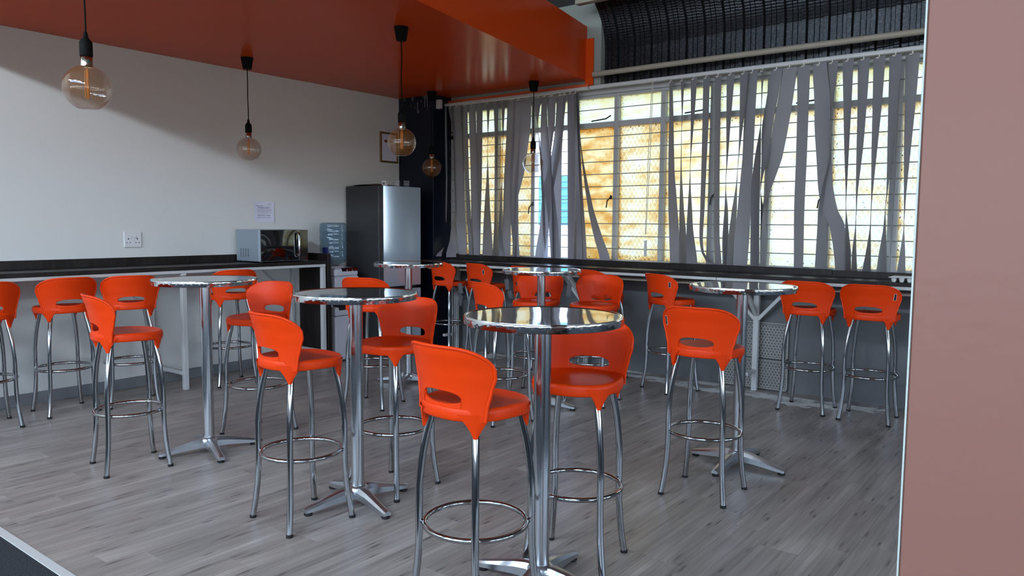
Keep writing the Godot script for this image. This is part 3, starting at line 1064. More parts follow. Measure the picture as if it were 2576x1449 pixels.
func build_wall_services() -> void:
	var st := mb()
	tube(st, [Vector3(-4.27, 3.072, -6.905), Vector3(-3.4, 3.074, -6.905), Vector3(0.4, 3.066, -6.905)], 0.027, 14)
	tag(part("conduit_pipe", st, M.pipe_paint), "long cream painted pipe running across the dark corrugated cladding", "pipe")
	st = mb()
	bx(st, Vector3(-4.30, 3.715, -6.66), Vector3(0.5, 3.80, -6.58), 0.004)
	tag(part("roof_beam", st, M.pipe_paint), "pale beam up under the roof beside the grey upper wall", "beam")
	st = mb()
	tube(st, [Vector3(-1.66, 2.985, -6.952), Vector3(-1.5, 2.995, -6.952), Vector3(-1.25, 3.015, -6.952), Vector3(-1.0, 3.03, -6.952)], 0.006, 6)
	tag(part("loose_cable", st, M.lamp_black), "thin black cable looping under the pipe above the blind rail", "cable")

func build_windows() -> void:
	make_window(-7.73, -6.14, "steel window mostly behind the navy pillar", ["pane_white", "pane_white", "pane_white"], [])
	make_window(-6.14, -4.55, "steel window with amber diamond panes behind the crowded blind slats", ["pane_amber_diamond", "pane_peach_diamond", "clear_glass"], [[-5.07, 1.74]])
	make_window(-4.55, -2.96, "steel window with rust stained panes left uncovered by the blinds", ["pane_amber", "pane_amber_diamond", "pane_stained"], [[-4.06, 1.80]])
	make_window(-2.96, -1.37, "steel window with whitish panes behind twisted blind slats", ["pane_pale", "pane_white", "pane_pale_diamond"], [[-2.92, 1.82], [-1.93, 1.78]])
	make_window(-1.37, 0.22, "steel window running behind the pink partition", ["pane_pale_diamond", "pane_white", "pane_pale"], [])
	wall_box("wall_back_end", [[Vector3(0.22, 1.12, -7.2), Vector3(5.2, 2.972, WALL_B)], [Vector3(-7.9, 0, -7.2), Vector3(-6.9, 5.2, -7.0)]], M.grey_wall_paint, "wall beyond the last window")
	# what the clear pane looks out on
	var b := thing("neighbour_building", "sky blue ribbed wall outside, seen through the clear window pane", "building", Vector3(-11.5, 0, -16.0))
	var st := mb()
	bx(st, Vector3(-4, 1.5, -2), Vector3(4.5, 2.75, 0), 0.02)
	part("wall", st, M.blue_cladding, b)
	st = mb()
	bx(st, Vector3(-4, -1, -2), Vector3(4.5, 1.5, 0.04), 0.02)
	part("plinth", st, M.hall_wall, b)
	for i in 7:
		st = mb()
		bx(st, Vector3(-4, 1.53 + i * 0.175, 0), Vector3(4.5, 1.53 + i * 0.175 + 0.09, 0.05), 0.01)
		part("siding_rib", st, M.blue_cladding, b)

# ---------------------------------------------------------------- counters
func build_left_counter() -> void:
	var t := thing("wall_counter", "dark brown wood breakfast counter along the white wall, microwave on it", "counter", Vector3(WALL_L, 0, 0))
	var st := mb()
	bx(st, Vector3(0.002, 1.078, -5.14), Vector3(0.478, 1.113, -0.9), 0.002)
	part("worktop", st, M.wenge, t)
	st = mb()
	bx(st, Vector3(0.002, 1.113, -5.14), Vector3(0.024, 1.186, -0.9), 0.002)
	part("upstand", st, M.wenge, t)
	st = mb()
	bx(st, Vector3(0.002, 0.002, -5.182), Vector3(0.490, 1.186, -5.142), 0.002)
	part("end_panel", st, M.wenge, t)
	st = mb()
	bx(st, Vector3(0.430, 1.050, -5.13), Vector3(0.474, 1.078, -0.9), 0.003)
	part("front_rail", st, M.steel_white, t)
	for z in [-5.105, -3.56, -1.9]:
		st = mb()
		bx(st, Vector3(0.43, 0.0, z - 0.022), Vector3(0.474, 1.050, z + 0.022), 0.003)
		var leg := part("leg", st, M.steel_white, t)
		st = mb()
		bx(st, Vector3(0.015, 0.13, z - 0.018), Vector3(0.43, 0.166, z + 0.018), 0.003)
		part("foot_rail", st, M.steel_white, leg)
		st = mb()
		bx(st, Vector3(0.003, 0.10, z + 0.05), Vector3(0.035, 1.075, z + 0.085), 0.003)
		part("wall_post", st, M.steel_white, leg)
		st = mb()
		bar(st, Vector3(0.025, 0.72, z + 0.10), Vector3(0.025, 1.05, z + 0.46), 0.035, 0.02)
		part("brace", st, M.steel_white, leg)

func build_back_counter() -> void:
	var t := thing("window_counter", "dark brown wood counter under the windows on white steel brackets", "counter", Vector3(0, 0, 0))
	var st: SurfaceTool
	for b in [[-6.30, -2.62], [-2.62, 0.9]]:
		st = mb()
		bx(st, Vector3(b[0] + 0.001, 1.058, -6.80), Vector3(b[1] - 0.001, 1.088, -6.40), 0.002)
		part("worktop", st, M.wenge, t)
	for b in [[-6.18, -3.28, 1.092], [-3.28, -1.78, 1.094], [-1.78, 0.9, 1.088]]:
		st = mb()
		bx(st, Vector3(b[0] + 0.001, b[2], -6.80), Vector3(b[1] - 0.001, b[2] + 0.054, -6.778), 0.0015)
		part("upstand", st, M.wenge, t)
	for b in [[-6.30, -2.66], [-2.655, 0.9]]:
		st = mb()
		bx(st, Vector3(b[0], 1.030, -6.445), Vector3(b[1], 1.056, -6.405), 0.003)
		part("front_rail", st, M.steel_white, t)
	st = mb()
	bx(st, Vector3(-6.30, 0.975, -6.56), Vector3(0.9, 1.0, -6.535), 0.003)
	part("inner_rail", st, M.pipe_paint, t)
	for x in [-6.12, -4.28, -2.44, -0.6]:
		st = mb()
		bx(st, Vector3(x - 0.024, 0.0, -6.868), Vector3(x + 0.024, 1.056, -6.822), 0.003)
		var leg := part("leg", st, M.steel_white, t)
		for s in [-1.0, 1.0]:
			st = mb()
			bar(st, Vector3(x + s * 0.015, 0.66, -6.845), Vector3(x + s * 0.36, 1.04, -6.845), 0.035, 0.03)
			part("brace", st, M.steel_white, leg)
		st = mb()
		bar(st, Vector3(x, 0.70, -6.83), Vector3(x, 1.03, -6.46), 0.035, 0.03)
		part("brace", st, M.steel_white, leg)
		st = mb()
		bx(st, Vector3(x - 0.02, 0.17, -6.83), Vector3(x + 0.02, 0.20, -6.62), 0.003)
		part("foot_rail", st, M.steel_white, leg)
	# foam egg tray
	var e := thing("foam_tray", "white foam egg tray on the window counter beside the pink partition", "tray", Vector3(-1.10, 1.088, -6.52))
	st = mb()
	bx(st, Vector3(-0.17, 0.034, -0.10), Vector3(0.17, 0.040, 0.10), 0.002)
	part("rim", st, M.foam_white, e)
	for i in 6:
		for j in 3:
			st = mb()
			lathe(st, [[0.0, 0.0], [0.012, 0.0], [0.016, 0.008], [0.024, 0.036]], 12, Vector3(-0.138 + i * 0.055, 0, -0.06 + j * 0.06), -1)
			part("cup", st, M.foam_white, e)

# ---------------------------------------------------------------- appliances
func build_microwave() -> void:
	var t := thing("microwave_oven", "grey microwave oven with mirrored door on the dark wall counter", "microwave", Vector3(-6.455, 1.113, -4.645))
	# front faces +x; z runs away from the viewer
	var st := mb()
	bx(st, Vector3(-0.405, 0.012, -0.285), Vector3(-0.022, 0.325, 0.285), 0.004)
	part("body", st, M.microwave_grey, t)
	st = mb()
	bx(st, Vector3(-0.022, 0.012, -0.285), Vector3(-0.006, 0.325, 0.285), 0.003)
	part("front_frame", st, M.microwave_grey, t)
	st = mb()
	var rows := []
	for j in 9:
		var f := j / 8.0
		var row := []
		for i in 13:
			var g := i / 12.0
			row.append(Vector3(-0.004 + 0.006 * sin(PI * f) * sin(PI * g), lerpf(0.016, 0.321, f), lerpf(0.272, -0.175, g)))
		rows.append(row)
	grid(st, rows, false, 1)
	var door := part("door", st, M.mirror_glass, t)
	door.set_meta("label", "mirrored door glass")
	st = mb()
	var hp := []
	for p in [[0.0, 0.075], [0.026, 0.05], [0.030, 0.08], [0.030, 0.25], [0.026, 0.285], [0.0, 0.262]]:
		hp.append(Vector3(p[0], p[1], -0.152))
	tube(st, [Vector3(-0.002, 0.045, -0.152), Vector3(0.026, 0.058, -0.152), Vector3(0.031, 0.085, -0.152), Vector3(0.031, 0.255, -0.152), Vector3(0.026, 0.282, -0.152), Vector3(-0.002, 0.296, -0.152)], 0.011, 12)
	part("handle", st, M.chrome, door)
	st = mb()
	bx(st, Vector3(-0.006, 0.016, -0.281), Vector3(0.0, 0.321, -0.181), 0.001)
	var panel := part("control_panel", st, M.black_gloss, t)
	st = mb()
	for i in 5:
		for j in 3:
			bx(st, Vector3(0.0, 0.04 + i * 0.024, -0.262 + j * 0.028), Vector3(0.0008, 0.046 + i * 0.024, -0.250 + j * 0.028), 0.0002)
	part("button_print", st, M.vent_dark, panel)
	st = mb()
	for i in 4:
		for j in 10:
			bx(st, Vector3(-0.335 + i * 0.042, 0.055 + j * 0.0085, 0.284), Vector3(-0.316 + i * 0.042, 0.0595 + j * 0.0085, 0.2856), 0.0003)
	part("vent_slots", st, M.vent_dark, t)
	for c in [[-0.36, 0.24], [-0.36, -0.24], [-0.05, 0.24], [-0.05, -0.24]]:
		st = mb()
		lathe(st, [[0.0, 0.0], [0.014, 0.0], [0.014, 0.013], [0.0, 0.013]], 12, Vector3(c[0], 0, c[1]), -1)
		part("foot", st, M.rubber, t)

func build_cooler() -> void:
	var t := thing("water_dispenser", "white floor-standing water dispenser between the dark counter end and the fridge", "dispenser", Vector3(-6.635, 0, -5.435))
	var st := mb()
	bx(st, Vector3(-0.185, 0.018, -0.165), Vector3(0.185, 0.50, 0.165), 0.014)
	part("cabinet", st, M.cooler_white, t)
	st = mb()
	bx(st, Vector3(-0.185, 0.502, -0.165), Vector3(0.10, 0.93, 0.165), 0.010)
	bx(st, Vector3(0.09, 0.505, -0.165), Vector3(0.185, 0.60, 0.165), 0.010)
	bx(st, Vector3(0.09, 0.80, -0.165), Vector3(0.185, 0.93, 0.165), 0.010)
	part("body", st, M.cooler_white, t)
	st = mb()
	bx(st, Vector3(-0.185, 0.925, -0.165), Vector3(0.188, 1.022, 0.165), 0.022)
	part("top_cover", st, M.cooler_white, t)
	st = mb()
	bx(st, Vector3(0.06, 0.602, -0.13), Vector3(0.103, 0.80, 0.13), 0.004)
	bx(st, Vector3(0.11, 0.56, -0.125), Vector3(0.187, 0.606, 0.125), 0.008)
	part("tap_recess", st, M.black_plastic, t)
	for k in 3:
		st = mb()
		bx(st, Vector3(0.155, 0.985, -0.145 + k * 0.075), Vector3(0.1905, 1.024, -0.077 + k * 0.075), 0.003)
		part("tap_button", st, M.black_gloss, t)
	st = mb()
	lathe(st, [[0.075, 1.02], [0.105, 1.02], [0.112, 1.03], [0.100, 1.040], [0.07, 1.036]], 28, Vector3(0.0, 0, 0.035))
	part("bottle_seat", st, M.cooler_white, t)
	for c in [[-0.15, 0.13], [-0.15, -0.13], [0.15, 0.13], [0.15, -0.13]]:
		st = mb()
		lathe(st, [[0.0, 0.0], [0.018, 0.0], [0.018, 0.02], [0.0, 0.02]], 12, Vector3(c[0], 0, c[1]), -1)
		part("foot", st, M.rubber, t)
	var tm := TextMesh.new()
	var fn := SystemFont.new()
	fn.font_names = PackedStringArray(["Droid Sans"])
	tm.font = fn
	tm.text = "Midea"
	tm.font_size = 16
	tm.pixel_size = 0.0024
	tm.depth = 0.0008
	var o := MeshInstance3D.new()
	o.name = "logo_lettering"
	o.mesh = tm
	o.material_override = M.label_blue
	t.add_child(o)
	o.position = Vector3(0.1895, 0.90, -0.02)
	o.rotation.y = PI / 2
	# bottle
	var b := thing("water_bottle", "large ribbed blue water bottle upside down on the white dispenser", "bottle", Vector3(-6.635, 1.036, -5.40))
	st = mb()
	var prof := [[0.0, 0.005], [0.045, 0.005], [0.06, 0.02], [0.12, 0.045], [0.143, 0.075]]
	for k in 4:
		var y := 0.075 + k * 0.092
		prof.append_array([[0.146, y + 0.012], [0.147, y + 0.075], [0.140, y + 0.084]])
	prof.append_array([[0.146, 0.445], [0.140, 0.465], [0.12, 0.476], [0.05, 0.472], [0.0, 0.470]])
	lathe(st, prof, 48)
	part("bottle_body", st, M.bottle_blue, b)
	st = mb()
	var rows := []
	for j in 2:
		var row := []
		for i in 9:
			var a := lerpf(deg_to_rad(-88.0), deg_to_rad(-60.0), i / 8.0)
			row.append(Vector3(0.1485 * cos(a), 0.10 + j * 0.11, -0.1485 * sin(a)))
		rows.append(row)
	grid(st, rows, false, 1)
	part("label", st, M.label_blue, b)

func build_fridge() -> void:
	var t := thing("fridge_freezer", "tall silver fronted fridge with charcoal sides beside the navy pillar", "fridge", Vector3(-6.565, 0, -6.075))
	var st := mb()
	bx(st, Vector3(-0.305, 0.03, -0.295), Vector3(0.245, 1.925, 0.295), 0.006)
	part("body", st, M.fridge_graphite, t)
	st = mb()
	bx(st, Vector3(0.254, 0.80, -0.295), Vector3(0.315, 1.925, 0.295), 0.006)
	var d := part("fridge_door", st, M.fridge_front, t)
	st = mb()
	bx(st, Vector3(0.25, 0.80, 0.290), Vector3(0.316, 1.926, 0.2965), 0.001)
	part("door_edge", st, M.fridge_graphite, d)
	st = mb()
	bx(st, Vector3(0.254, 0.07, -0.295), Vector3(0.315, 0.765, 0.295), 0.006)
	d = part("freezer_door", st, M.fridge_front, t)
	st = mb()
	bx(st, Vector3(0.25, 0.07, 0.290), Vector3(0.316, 0.766, 0.2965), 0.001)
	part("door_edge", st, M.fridge_graphite, d)
	st = mb()
	bx(st, Vector3(0.244, 0.08, -0.28), Vector3(0.256, 1.91, 0.28), 0.002)
	part("door_seal", st, M.black_plastic, t)
	for c in [[-0.26, 0.25], [-0.26, -0.25], [0.2, 0.25], [0.2, -0.25]]:
		st = mb()
		lathe(st, [[0.0, 0.0], [0.02, 0.0], [0.02, 0.032], [0.0, 0.032]], 10, Vector3(c[0], 0, c[1]), -1)
		part("foot", st, M.rubber, t)
	# odds and ends on its top
	var c := thing("white_charger", "small white charger cube standing on top of the fridge", "charger", Vector3(-6.38, 1.925, -5.93), 0.3)
	st = mb()
	bx(st, Vector3(-0.028, 0.0, -0.025), Vector3(0.028, 0.062, 0.025), 0.005)
	part("casing", st, M.white_plastic, c)
	st = mb()
	bx(st, Vector3(-0.012, 0.02, 0.0245), Vector3(0.012, 0.042, 0.026), 0.001)
	part("socket_face", st, M.cord_grey, c)
	st = mb()
	var rows := []
	var r := RandomNumberGenerator.new()
	r.seed = 9
	for j in 8:
		var row := []
		for i in 12:
			row.append(Vector3(lerpf(-6.84, -6.42, i / 11.0), 1.928 + r.randf() * 0.022 * sin(PI * j / 7.0) + 0.014 * sin(PI * i / 11.0), lerpf(-5.80, -6.20, j / 7.0)))
		rows.append(row)
	grid(st, rows, false, 1)
	tag(part("crumpled_cloth", st, M.leaf_paper), "crumpled brown cloth lying on top of the fridge", "cloth")
	for k in 2:
		var g := thing("drinking_glass", ["clear drinking glass on the fridge standing next to the white charger", "clear drinking glass on the fridge standing at the corner by the navy pillar"][k], "glass", Vector3(-6.36 + 0.03 * k, 1.925, -6.10 - 0.12 * k), 0.0, "glasses on the fridge")
		st = mb()
		lathe(st, [[0.0, 0.004], [0.026, 0.0], [0.030, 0.004], [0.033, 0.075], [0.031, 0.075], [0.028, 0.008], [0.0, 0.007]], 18)
		part("glass_wall", st, M.clear_glass, g)

func build_wall_items() -> void:
	# double socket
	var t := thing("wall_socket", "white double wall socket with two plugs' outlets above the dark counter", "socket", Vector3(WALL_L, 1.346, -3.342))
	var st := mb()
	bx(st, Vector3(0.0, -0.070, -0.079), Vector3(0.012, 0.070, 0.079), 0.004)
	part("face_plate", st, M.white_plastic, t)
	for s in [-1.0, 1.0]:
		st = mb()
		bx(st, Vector3(0.011, 0.012, s * 0.017 - 0.010), Vector3(0.0175, 0.032, s * 0.017 + 0.010), 0.002)
		part("rocker_switch", st, M.white_plastic, t)
		for h in [[0.0, 0.006, 0.006], [-0.014, -0.028, 0.0045], [0.014, -0.028, 0.0045]]:
			st = mb()
			tube(st, [Vector3(0.0115, h[1], s * 0.040 + h[0]), Vector3(0.0128, h[1], s * 0.040 + h[0])], h[2], 10)
			part("pin_hole", st, M.black_plastic, t)
	# notice
	var im := Image.create(128, 128, false, Image.FORMAT_RGB8)
	im.fill(Color(0.80, 0.80, 0.86))
	var r := RandomNumberGenerator.new()
	r.seed = 4
	var ink := func(x: int, y: int, w: int, h: int, k: float) -> void:
		var q := x
		while q < x + w:
			var l := r.randi_range(3, 9)
			im.fill_rect(Rect2i(q, y, mini(l, x + w - q), h), Color(0.80, 0.80, 0.86).lerp(Color(0.16, 0.16, 0.22), k * r.randf_range(0.6, 1.0)))
			q += l + r.randi_range(1, 3)
	ink.call(86, 14, 26, 3, 0.6)
	ink.call(12, 26, 52, 3, 1.0)
	ink.call(72, 27, 38, 3, 0.35)
	ink.call(24, 37, 80, 4, 1.0)
	for y in [50, 53, 62, 65]:
		ink.call(20, y, 94, 2, 0.6)
	ink.call(22, 76, 70, 2, 0.6)
	for y in [84, 87, 90]:
		ink.call(22, y, 50, 2, 0.55)
	ink.call(78, 85, 26, 4, 0.9)
	ink.call(16, 100, 92, 3, 0.6)
	var pm := mat("notice_print", Color(1, 1, 1), 0.9, 0.0, 0.2)
	pm.albedo_texture = tex(im)
	st = mb()
	st.set_smooth_group(1)
	for j in 6:
		for i in 8:
			var p := []
			var uv := []
			for e in [[0, 0], [1, 0], [1, 1], [0, 1]]:
				var u: float = (i + e[0]) / 8.0
				var v: float = (j + e[1]) / 6.0
				var lift: float = 0.002 + 0.012 * pow(u, 3.0) * (0.4 + 0.6 * absf(v - 0.45)) + 0.008 * pow(1.0 - u, 4.0) * v
				p.append(Vector3(WALL_L + lift, lerpf(1.515, 1.722, v), lerpf(-4.594, -4.832, u)))
				uv.append(Vector2(u, 1.0 - v))
			quad_uv(st, p, uv)
	tag(part("paper_notice", st, pm), "white printed paper notice taped to the wall above the microwave", "notice")
	# framed certificate
	t = thing("picture_frame", "gold framed certificate on the white wall beside the navy pillar", "picture frame", Vector3(WALL_L, 2.425, -6.475))
	st = mb()
	bx(st, Vector3(0.001, -0.165, -0.125), Vector3(0.008, 0.165, 0.125), 0.001)
	var pic := part("certificate", st, M.paper_white, t)
	st = mb()
	bx(st, Vector3(0.008, 0.06, -0.08), Vector3(0.009, 0.09, 0.07), 0.0002)
	part("red_heading", st, mat("heading_red", Color(0.42, 0.10, 0.08), 0.8), pic)
	for e in [[Vector3(0, 0.160, -0.145), Vector3(0.02, 0.182, 0.145)], [Vector3(0, -0.182, -0.145), Vector3(0.02, -0.160, 0.145)], [Vector3(0, -0.16, -0.145), Vector3(0.02, 0.16, -0.122)], [Vector3(0, -0.16, 0.122), Vector3(0.02, 0.16, 0.145)]]:
		st = mb()
		bx(st, e[0], e[1], 0.004)
		part("frame_bar", st, M.gold_frame, t)
	# trunking box at the blind's end
	st = mb()
	bx(st, Vector3(-6.335, 2.87, -6.75), Vector3(-6.26, 2.975, -6.70), 0.004)
	tag(part("junction_box", st, M.rail_white), "small grey junction box at the blind rail end by the navy pillar", "box")

# hexagon-perforated board, in the x/y plane
func perforated(st: SurfaceTool, w: float, h: float, pitch: float, z: float) -> void:
	var row_h := pitch * 0.866
	var ny := int(h / row_h)
	var nx := int(w / pitch)
	for j in ny:
		for i in nx:
			var c := Vector3((i + 0.5 + (0.5 if j % 2 else 0.0)) * pitch, (j + 0.5) * row_h, z)
			if c.x + pitch * 0.5 > w:
				continue
			for k in 6:
				var a0 := PI / 6 + k * PI / 3
				var a1 := a0 + PI / 3
				var o0 := c + Vector3(cos(a0), sin(a0), 0) * pitch * 0.578
				var o1 := c + Vector3(cos(a1), sin(a1), 0) * pitch * 0.578
				var i0 := c + Vector3(cos(a0), sin(a0), 0) * pitch * 0.40
				var i1 := c + Vector3(cos(a1), sin(a1), 0) * pitch * 0.40
				quad(st, i0, o0, o1, i1)
				quad(st, i0 - Vector3(0, 0, 0.008), i0, i1, i1 - Vector3(0, 0, 0.008))

func build_floor_items() -> void:
	var spots := [[-2.64, 0.30, 0.47, 0.33, "upper", -6.925], [-2.815, 0.012, 0.65, 0.272, "lower", -6.915]]
	var words := ["pale perforated plastic panel leaning on the grey wall, upper of two", "pale perforated plastic panel standing on the floor by the grey wall, lower of two"]
	for k in 2:
		var s: Array = spots[k]
		var t := thing("perforated_panel", words[k], "panel", Vector3(s[0], s[1], s[5]), 0.0, "perforated panels under the window counter")
		var st := mb()
		bx(st, Vector3(0, 0, -0.014), Vector3(s[2], s[3], -0.008), 0.001)
		part("backing", st, M.vent_back, t)
		st = mb()
		perforated(st, s[2], s[3], 0.0295, 0.0)
		part("perforated_sheet", st, M.vent_plastic, t)
		st = mb()
		bx(st, Vector3(0, 0, -0.012), Vector3(0.012, s[3], 0.003), 0.001)
		bx(st, Vector3(s[2] - 0.012, 0, -0.012), Vector3(s[2], s[3], 0.003), 0.001)
		bx(st, Vector3(0, s[3] - 0.012, -0.012), Vector3(s[2], s[3], 0.003), 0.001)
		bx(st, Vector3(0, 0, -0.012), Vector3(s[2], 0.012, 0.003), 0.001)
		part("border", st, M.vent_plastic, t)
	# plaster dust along the wall foot
	var st := mb()
	var r := RandomNumberGenerator.new()
	r.seed = 12
	var heaps := [[-3.3, -6.72, 0.42, 0.16, 420], [-2.85, -6.62, 0.25, 0.12, 160], [-2.35, -6.62, 0.22, 0.10, 150], [-1.85, -6.60, 0.22, 0.13, 330], [-1.45, -6.72, 0.2, 0.08, 110], [-3.9, -6.82, 0.3, 0.06, 150], [-4.9, -6.80, 0.5, 0.06, 120], [-5.45, -6.6, 0.16, 0.08, 130], [-4.7, -6.2, 0.2, 0.1, 60]]
	for h in heaps:
		var drifts := []
		for i in 9:
			drifts.append(Vector2(h[0] + r.randfn() * h[2] * 0.6, h[1] + r.randfn() * h[3] * 0.6))
		for i in int(h[4]) * 2:
			var dr: Vector2 = drifts[(r.randi() % 9) * (r.randi() % 9) % 9]
			var c := Vector3(dr.x + r.randfn() * 0.065, 0.0006 + r.randf() * 0.0014, minf(dr.y + r.randfn() * 0.022 - 0.0, -6.2))
			c.z = maxf(c.z, WALL_B + 0.012)
			var a := r.randf_range(-0.9, 0.1)
			var l := r.randf_range(0.006, 0.045) * (0.5 + r.randf())
			var w := l * r.randf_range(0.12, 0.45)
			var d := Vector3(cos(a), 0, sin(a))
			var s := Vector3(-d.z, 0, d.x)
			var p := []
			for k in 6:
				var q := TAU * k / 6
				p.append(c + d * cos(q) * l * r.randf_range(0.7, 1.2) + s * sin(q) * w * r.randf_range(0.6, 1.3))
			for k in 6:
				tri(st, c + Vector3(0, 0.0015, 0), p[(k + 1) % 6], p[k])
	var dust := part("plaster_dust", st, M.plaster_dust)
	tag(dust, "white plaster dust and flakes strewn along the foot of the grey wall", "dust")
	dust.set_meta("kind", "stuff")
	# loose bottom weights of the blinds, dangling under the counter
	var hang := [[-5.66, 1.07, -6.385, [[0.0, 0.845, 0.725, 0.22], [0.028, 0.715, 0.59, -0.25]], "two linked grey blind weights dangling before the window counter between the first two stools"],
		[-4.99, 1.07, -6.385, [[0.0, 0.925, 0.812, 0.1], [0.035, 0.802, 0.72, 0.3]], "two linked grey blind weights dangling before the window counter by the third stool"],
		[-4.185, 1.07, -6.385, [[0.0, 0.915, 0.785, -0.12]], "single grey blind weight dangling before the window counter beside a white bracket"]]
	for h in hang:
		var t := thing("blind_weights", h[4], "blind weight", Vector3(h[0], 0, h[2]), 0.0, "loose blind weights under the counter")
		var last := Vector3(0, h[1], -0.012)
		for q in h[3]:
			var top := Vector3(q[0], q[1], 0)
			st = mb()
			tube(st, [last, top], 0.0018, 5)
			part("string", st, M.cord_grey, t)
			st = mb()
			var bs := Basis(Vector3(0, 0, 1), q[3])
			bx(st, Vector3(-0.028, q[2] - q[1], -0.001), Vector3(0.028, 0.0, 0.001), 0.0005, Transform3D(bs, top))
			part("weight_plate", st, M.cord_grey, t)
			last = top + bs * Vector3(0, q[2] - q[1], 0)

func make_tube_light(b: Node3D) -> void:
	var st := mb()
	bx(st, Vector3(-0.62, 0.03, -0.05), Vector3(0.62, 0.09, 0.05), 0.004)
	part("housing", st, M.white_plastic, b)
	st = mb()
	tube(st, [Vector3(-0.6, 0.0, 0), Vector3(0.6, 0.0, 0)], 0.02, 12)
	part("light_tube", st, M.tube_glow, b)
	for x in [-0.5, 0.5]:
		st = mb()
		tube(st, [Vector3(x, 0.09, 0), Vector3(x, 1.55, 0)], 0.004, 6)
		part("suspension_wire", st, M.cord_grey, b)
	for x in [-0.4, 0.0, 0.4]:
		var l := OmniLight3D.new()
		l.name = "tube_glow"
		l.light_color = Color(0.90, 0.955, 1.0)
		l.light_energy = TUBE_ENERGY
		l.light_size = 0.05
		l.omni_range = 20.0
		l.omni_attenuation = 2.0
		l.shadow_enabled = true
		b.add_child(l, true)
		l.position = Vector3(x, -0.08, 0)

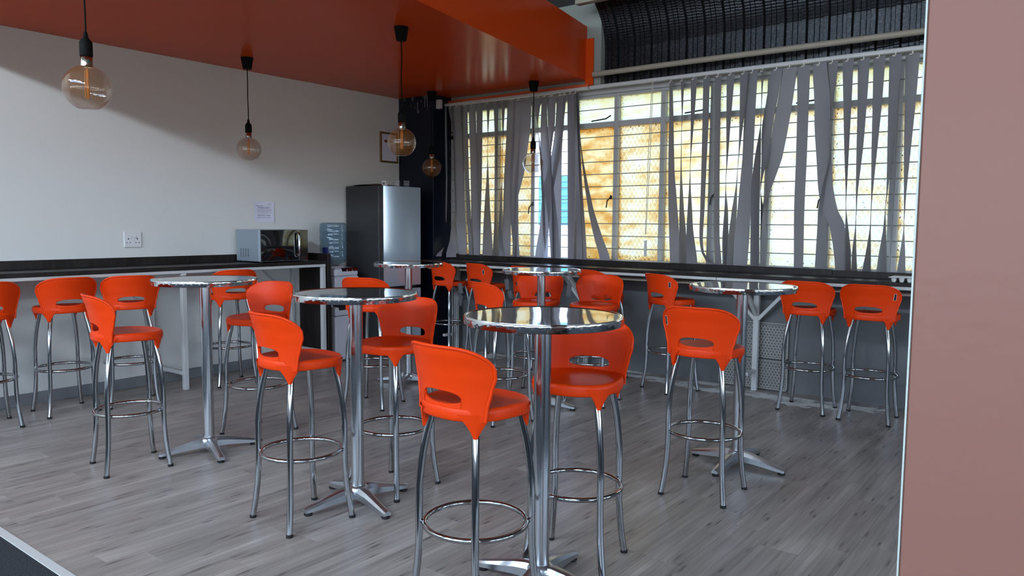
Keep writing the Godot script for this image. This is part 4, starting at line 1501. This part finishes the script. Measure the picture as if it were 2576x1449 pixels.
func _ready() -> void:
	var cam := Camera3D.new()
	cam.name = "camera"
	add_child(cam)
	cam.position = Vector3(0, 1.51, 0)
	cam.rotation_degrees = Vector3(-4.8, 37.6, 0.45)
	cam.fov = rad_to_deg(2.0 * atan(1449.0 / 2.0 / 1910.0))
	cam.near = 0.02
	cam.current = true
	var sky_mat := ProceduralSkyMaterial.new()
	sky_mat.sky_top_color = Color(0.56, 0.75, 1.0)
	sky_mat.sky_horizon_color = Color(0.88, 0.945, 1.0)
	sky_mat.ground_bottom_color = Color(0.55, 0.53, 0.50)
	sky_mat.ground_horizon_color = Color(0.75, 0.74, 0.72)
	sky_mat.sky_curve = 0.3
	sky_mat.energy_multiplier = 1.0
	var sky := Sky.new()
	sky.sky_material = sky_mat
	var env := Environment.new()
	env.background_mode = Environment.BG_SKY
	env.sky = sky
	env.background_energy_multiplier = 14.0
	env.tonemap_mode = Environment.TONE_MAPPER_LINEAR
	env.tonemap_exposure = 1.0
	env.sdfgi_enabled = true
	env.ssao_enabled = true
	env.ssil_enabled = true
	var we := WorldEnvironment.new()
	we.name = "world"
	we.environment = env
	add_child(we)

	make_materials()
	build_floor()
	build_shell()
	build_windows()
	build_wall_services()
	build_left_counter()
	build_back_counter()
	build_fridge()
	build_cooler()
	build_microwave()

	# tables: x, z, turn, label
	var tables := [
		[-1.77, -2.51, 6.0, "round steel bar table mirroring the amber windows, nearest the pink partition's end"],
		[-3.10, -2.67, -12.0, "round steel bar table with a dark reflection standing in front of the water dispenser"],
		[-4.575, -2.675, -17.0, "round steel bar table standing in front of the wall socket and white wall"],
		[-1.735, -4.605, -4.0, "round steel bar table standing in front of the perforated panels"],
		[-3.60, -5.07, 12.0, "round steel bar table with three stools, before the uncovered rusty window"],
		[-5.11, -5.04, 25.0, "round steel bar table standing before the silver fridge"]]
	var t0 := make_table()
	for i in tables.size():
		var o := t0
		if i > 0:
			o = t0.duplicate()
			o.name = numbered("bistro_table")
			add_child(o)
		o.position = Vector3(tables[i][0], 0, tables[i][1])
		o.rotation.y = deg_to_rad(tables[i][2])
		tag(o, tables[i][3], "table", "round steel bar tables")

	var g1 := "orange stools at the round tables"
	var g2 := "orange stools at the white wall counter"
	var g3 := "orange stools at the window counter"
	place_stool(-1.865, -2.20, -5.0, "orange bar stool showing its back, at the steel table mirroring amber windows", g1)
	place_stool(-1.785, -2.80, 195.0, "orange bar stool facing outward behind the steel table mirroring amber windows", g1)
	place_stool(-3.16, -2.354, -6.0, "orange bar stool showing its back, at the table before the water dispenser", g1)
	place_stool(-3.135, -2.97, 185.0, "orange bar stool with visible seat tucked behind the table before the water dispenser", g1)
	place_stool(-4.685, -2.217, -12.0, "orange bar stool showing its back, at the table before the wall socket", g1)
	place_stool(-4.73, -3.16, 191.0, "orange bar stool with visible seat behind the table before the wall socket", g1)
	place_stool(-1.703, -4.01, 3.0, "orange bar stool showing its back, at the table before the perforated panels", g1, -0.86)
	place_stool(-3.60, -4.55, -21.0, "orange bar stool showing its back, at the table before the rusty window", g1)
	place_stool(-3.91, -5.42, 196.0, "orange bar stool facing outward, split by the pole of the table before the rusty window", g1)
	place_stool(-3.36, -5.50, 188.0, "orange bar stool facing outward, beside the table before the rusty window", g1)
	place_stool(-4.72, -4.25, 18.0, "orange bar stool showing its back, alone before the fridge and water dispenser", g1)
	place_stool(-6.36, -1.98, 84.0, "first orange bar stool at the white wall counter, farthest from the microwave", g2)
	place_stool(-6.44, -2.55, 87.0, "second orange bar stool at the white wall counter, farther from the microwave than the socket", g2)
	place_stool(-6.32, -3.02, 70.0, "orange bar stool at the white wall counter directly below the wall socket", g2)
	place_stool(-6.42, -3.99, 80.0, "orange bar stool at the white wall counter next to the microwave", g2)
	place_stool(-5.97, -6.58, -8.0, "orange bar stool at the window counter next to the navy pillar", g3)
	place_stool(-5.42, -6.58, -9.0, "orange bar stool with a small label, second from the navy pillar at the window counter", g3, 0.62)
	place_stool(-4.73, -6.52, -14.0, "third orange bar stool from the navy pillar at the window counter", g3)
	place_stool(-3.86, -6.48, -18.0, "fourth orange bar stool from the navy pillar at the window counter", g3)
	place_stool(-3.065, -6.38, -25.0, "orange bar stool with a small label, fifth from the navy pillar at the window counter", g3, 0.75)
	place_stool(-1.842, -6.411, 0.0, "orange bar stool without label, right of the perforated panels at the window counter", g3)
	place_stool(-1.365, -6.39, 2.0, "orange bar stool with a small label, beside the pink partition at the window counter", g3, 0.82)

	make_blind("vertical_blind", "grey vertical blind with tangled slats under the terracotta ceiling", -6.32, -4.30, SLATS_A, 0.0)
	make_blind("vertical_blind", "grey vertical blind with twisted slats under the corrugated cladding", -4.28, -0.6, SLATS_B, -3.55)

	# pendant lamps: x, z, drop, label
	var lamps := [
		[-4.04, -1.76, 0.86, "amber globe pendant lamp hanging before the wall socket's white wall, largest looking"],
		[-6.35, -4.19, 0.84, "amber globe pendant lamp hanging above the paper notice"],
		[-4.385, -4.258, 0.885, "amber globe pendant lamp hanging in front of the gold framed certificate"],
		[-4.865, -6.67, 0.865, "amber globe pendant lamp hanging before the crossed blind slats"],
		[-6.20, -6.50, 0.87, "amber globe pendant lamp hanging at the edge of the navy pillar"]]
	for L in lamps:
		var o := make_lamp(L[2])
		o.position = Vector3(L[0], CEIL, L[1])
		tag(o, L[3], "lamp", "amber globe pendant lamps")

	build_wall_items()
	build_floor_items()
	# tube lights hanging in the hall behind the viewer
	for i in 4:
		var b := thing("tube_light", ["white tube light hanging in the hall next to the white side wall", "white tube light hanging in the hall, second from the white side wall", "white tube light hanging in the hall, third from the white side wall", "white tube light hanging in the hall, farthest from the white side wall"][i], "lamp", Vector3([-5.5, -3.7, -1.9, 0.6][i], 3.9, 1.6), 0.0, "tube lights of the hall")
		make_tube_light(b)
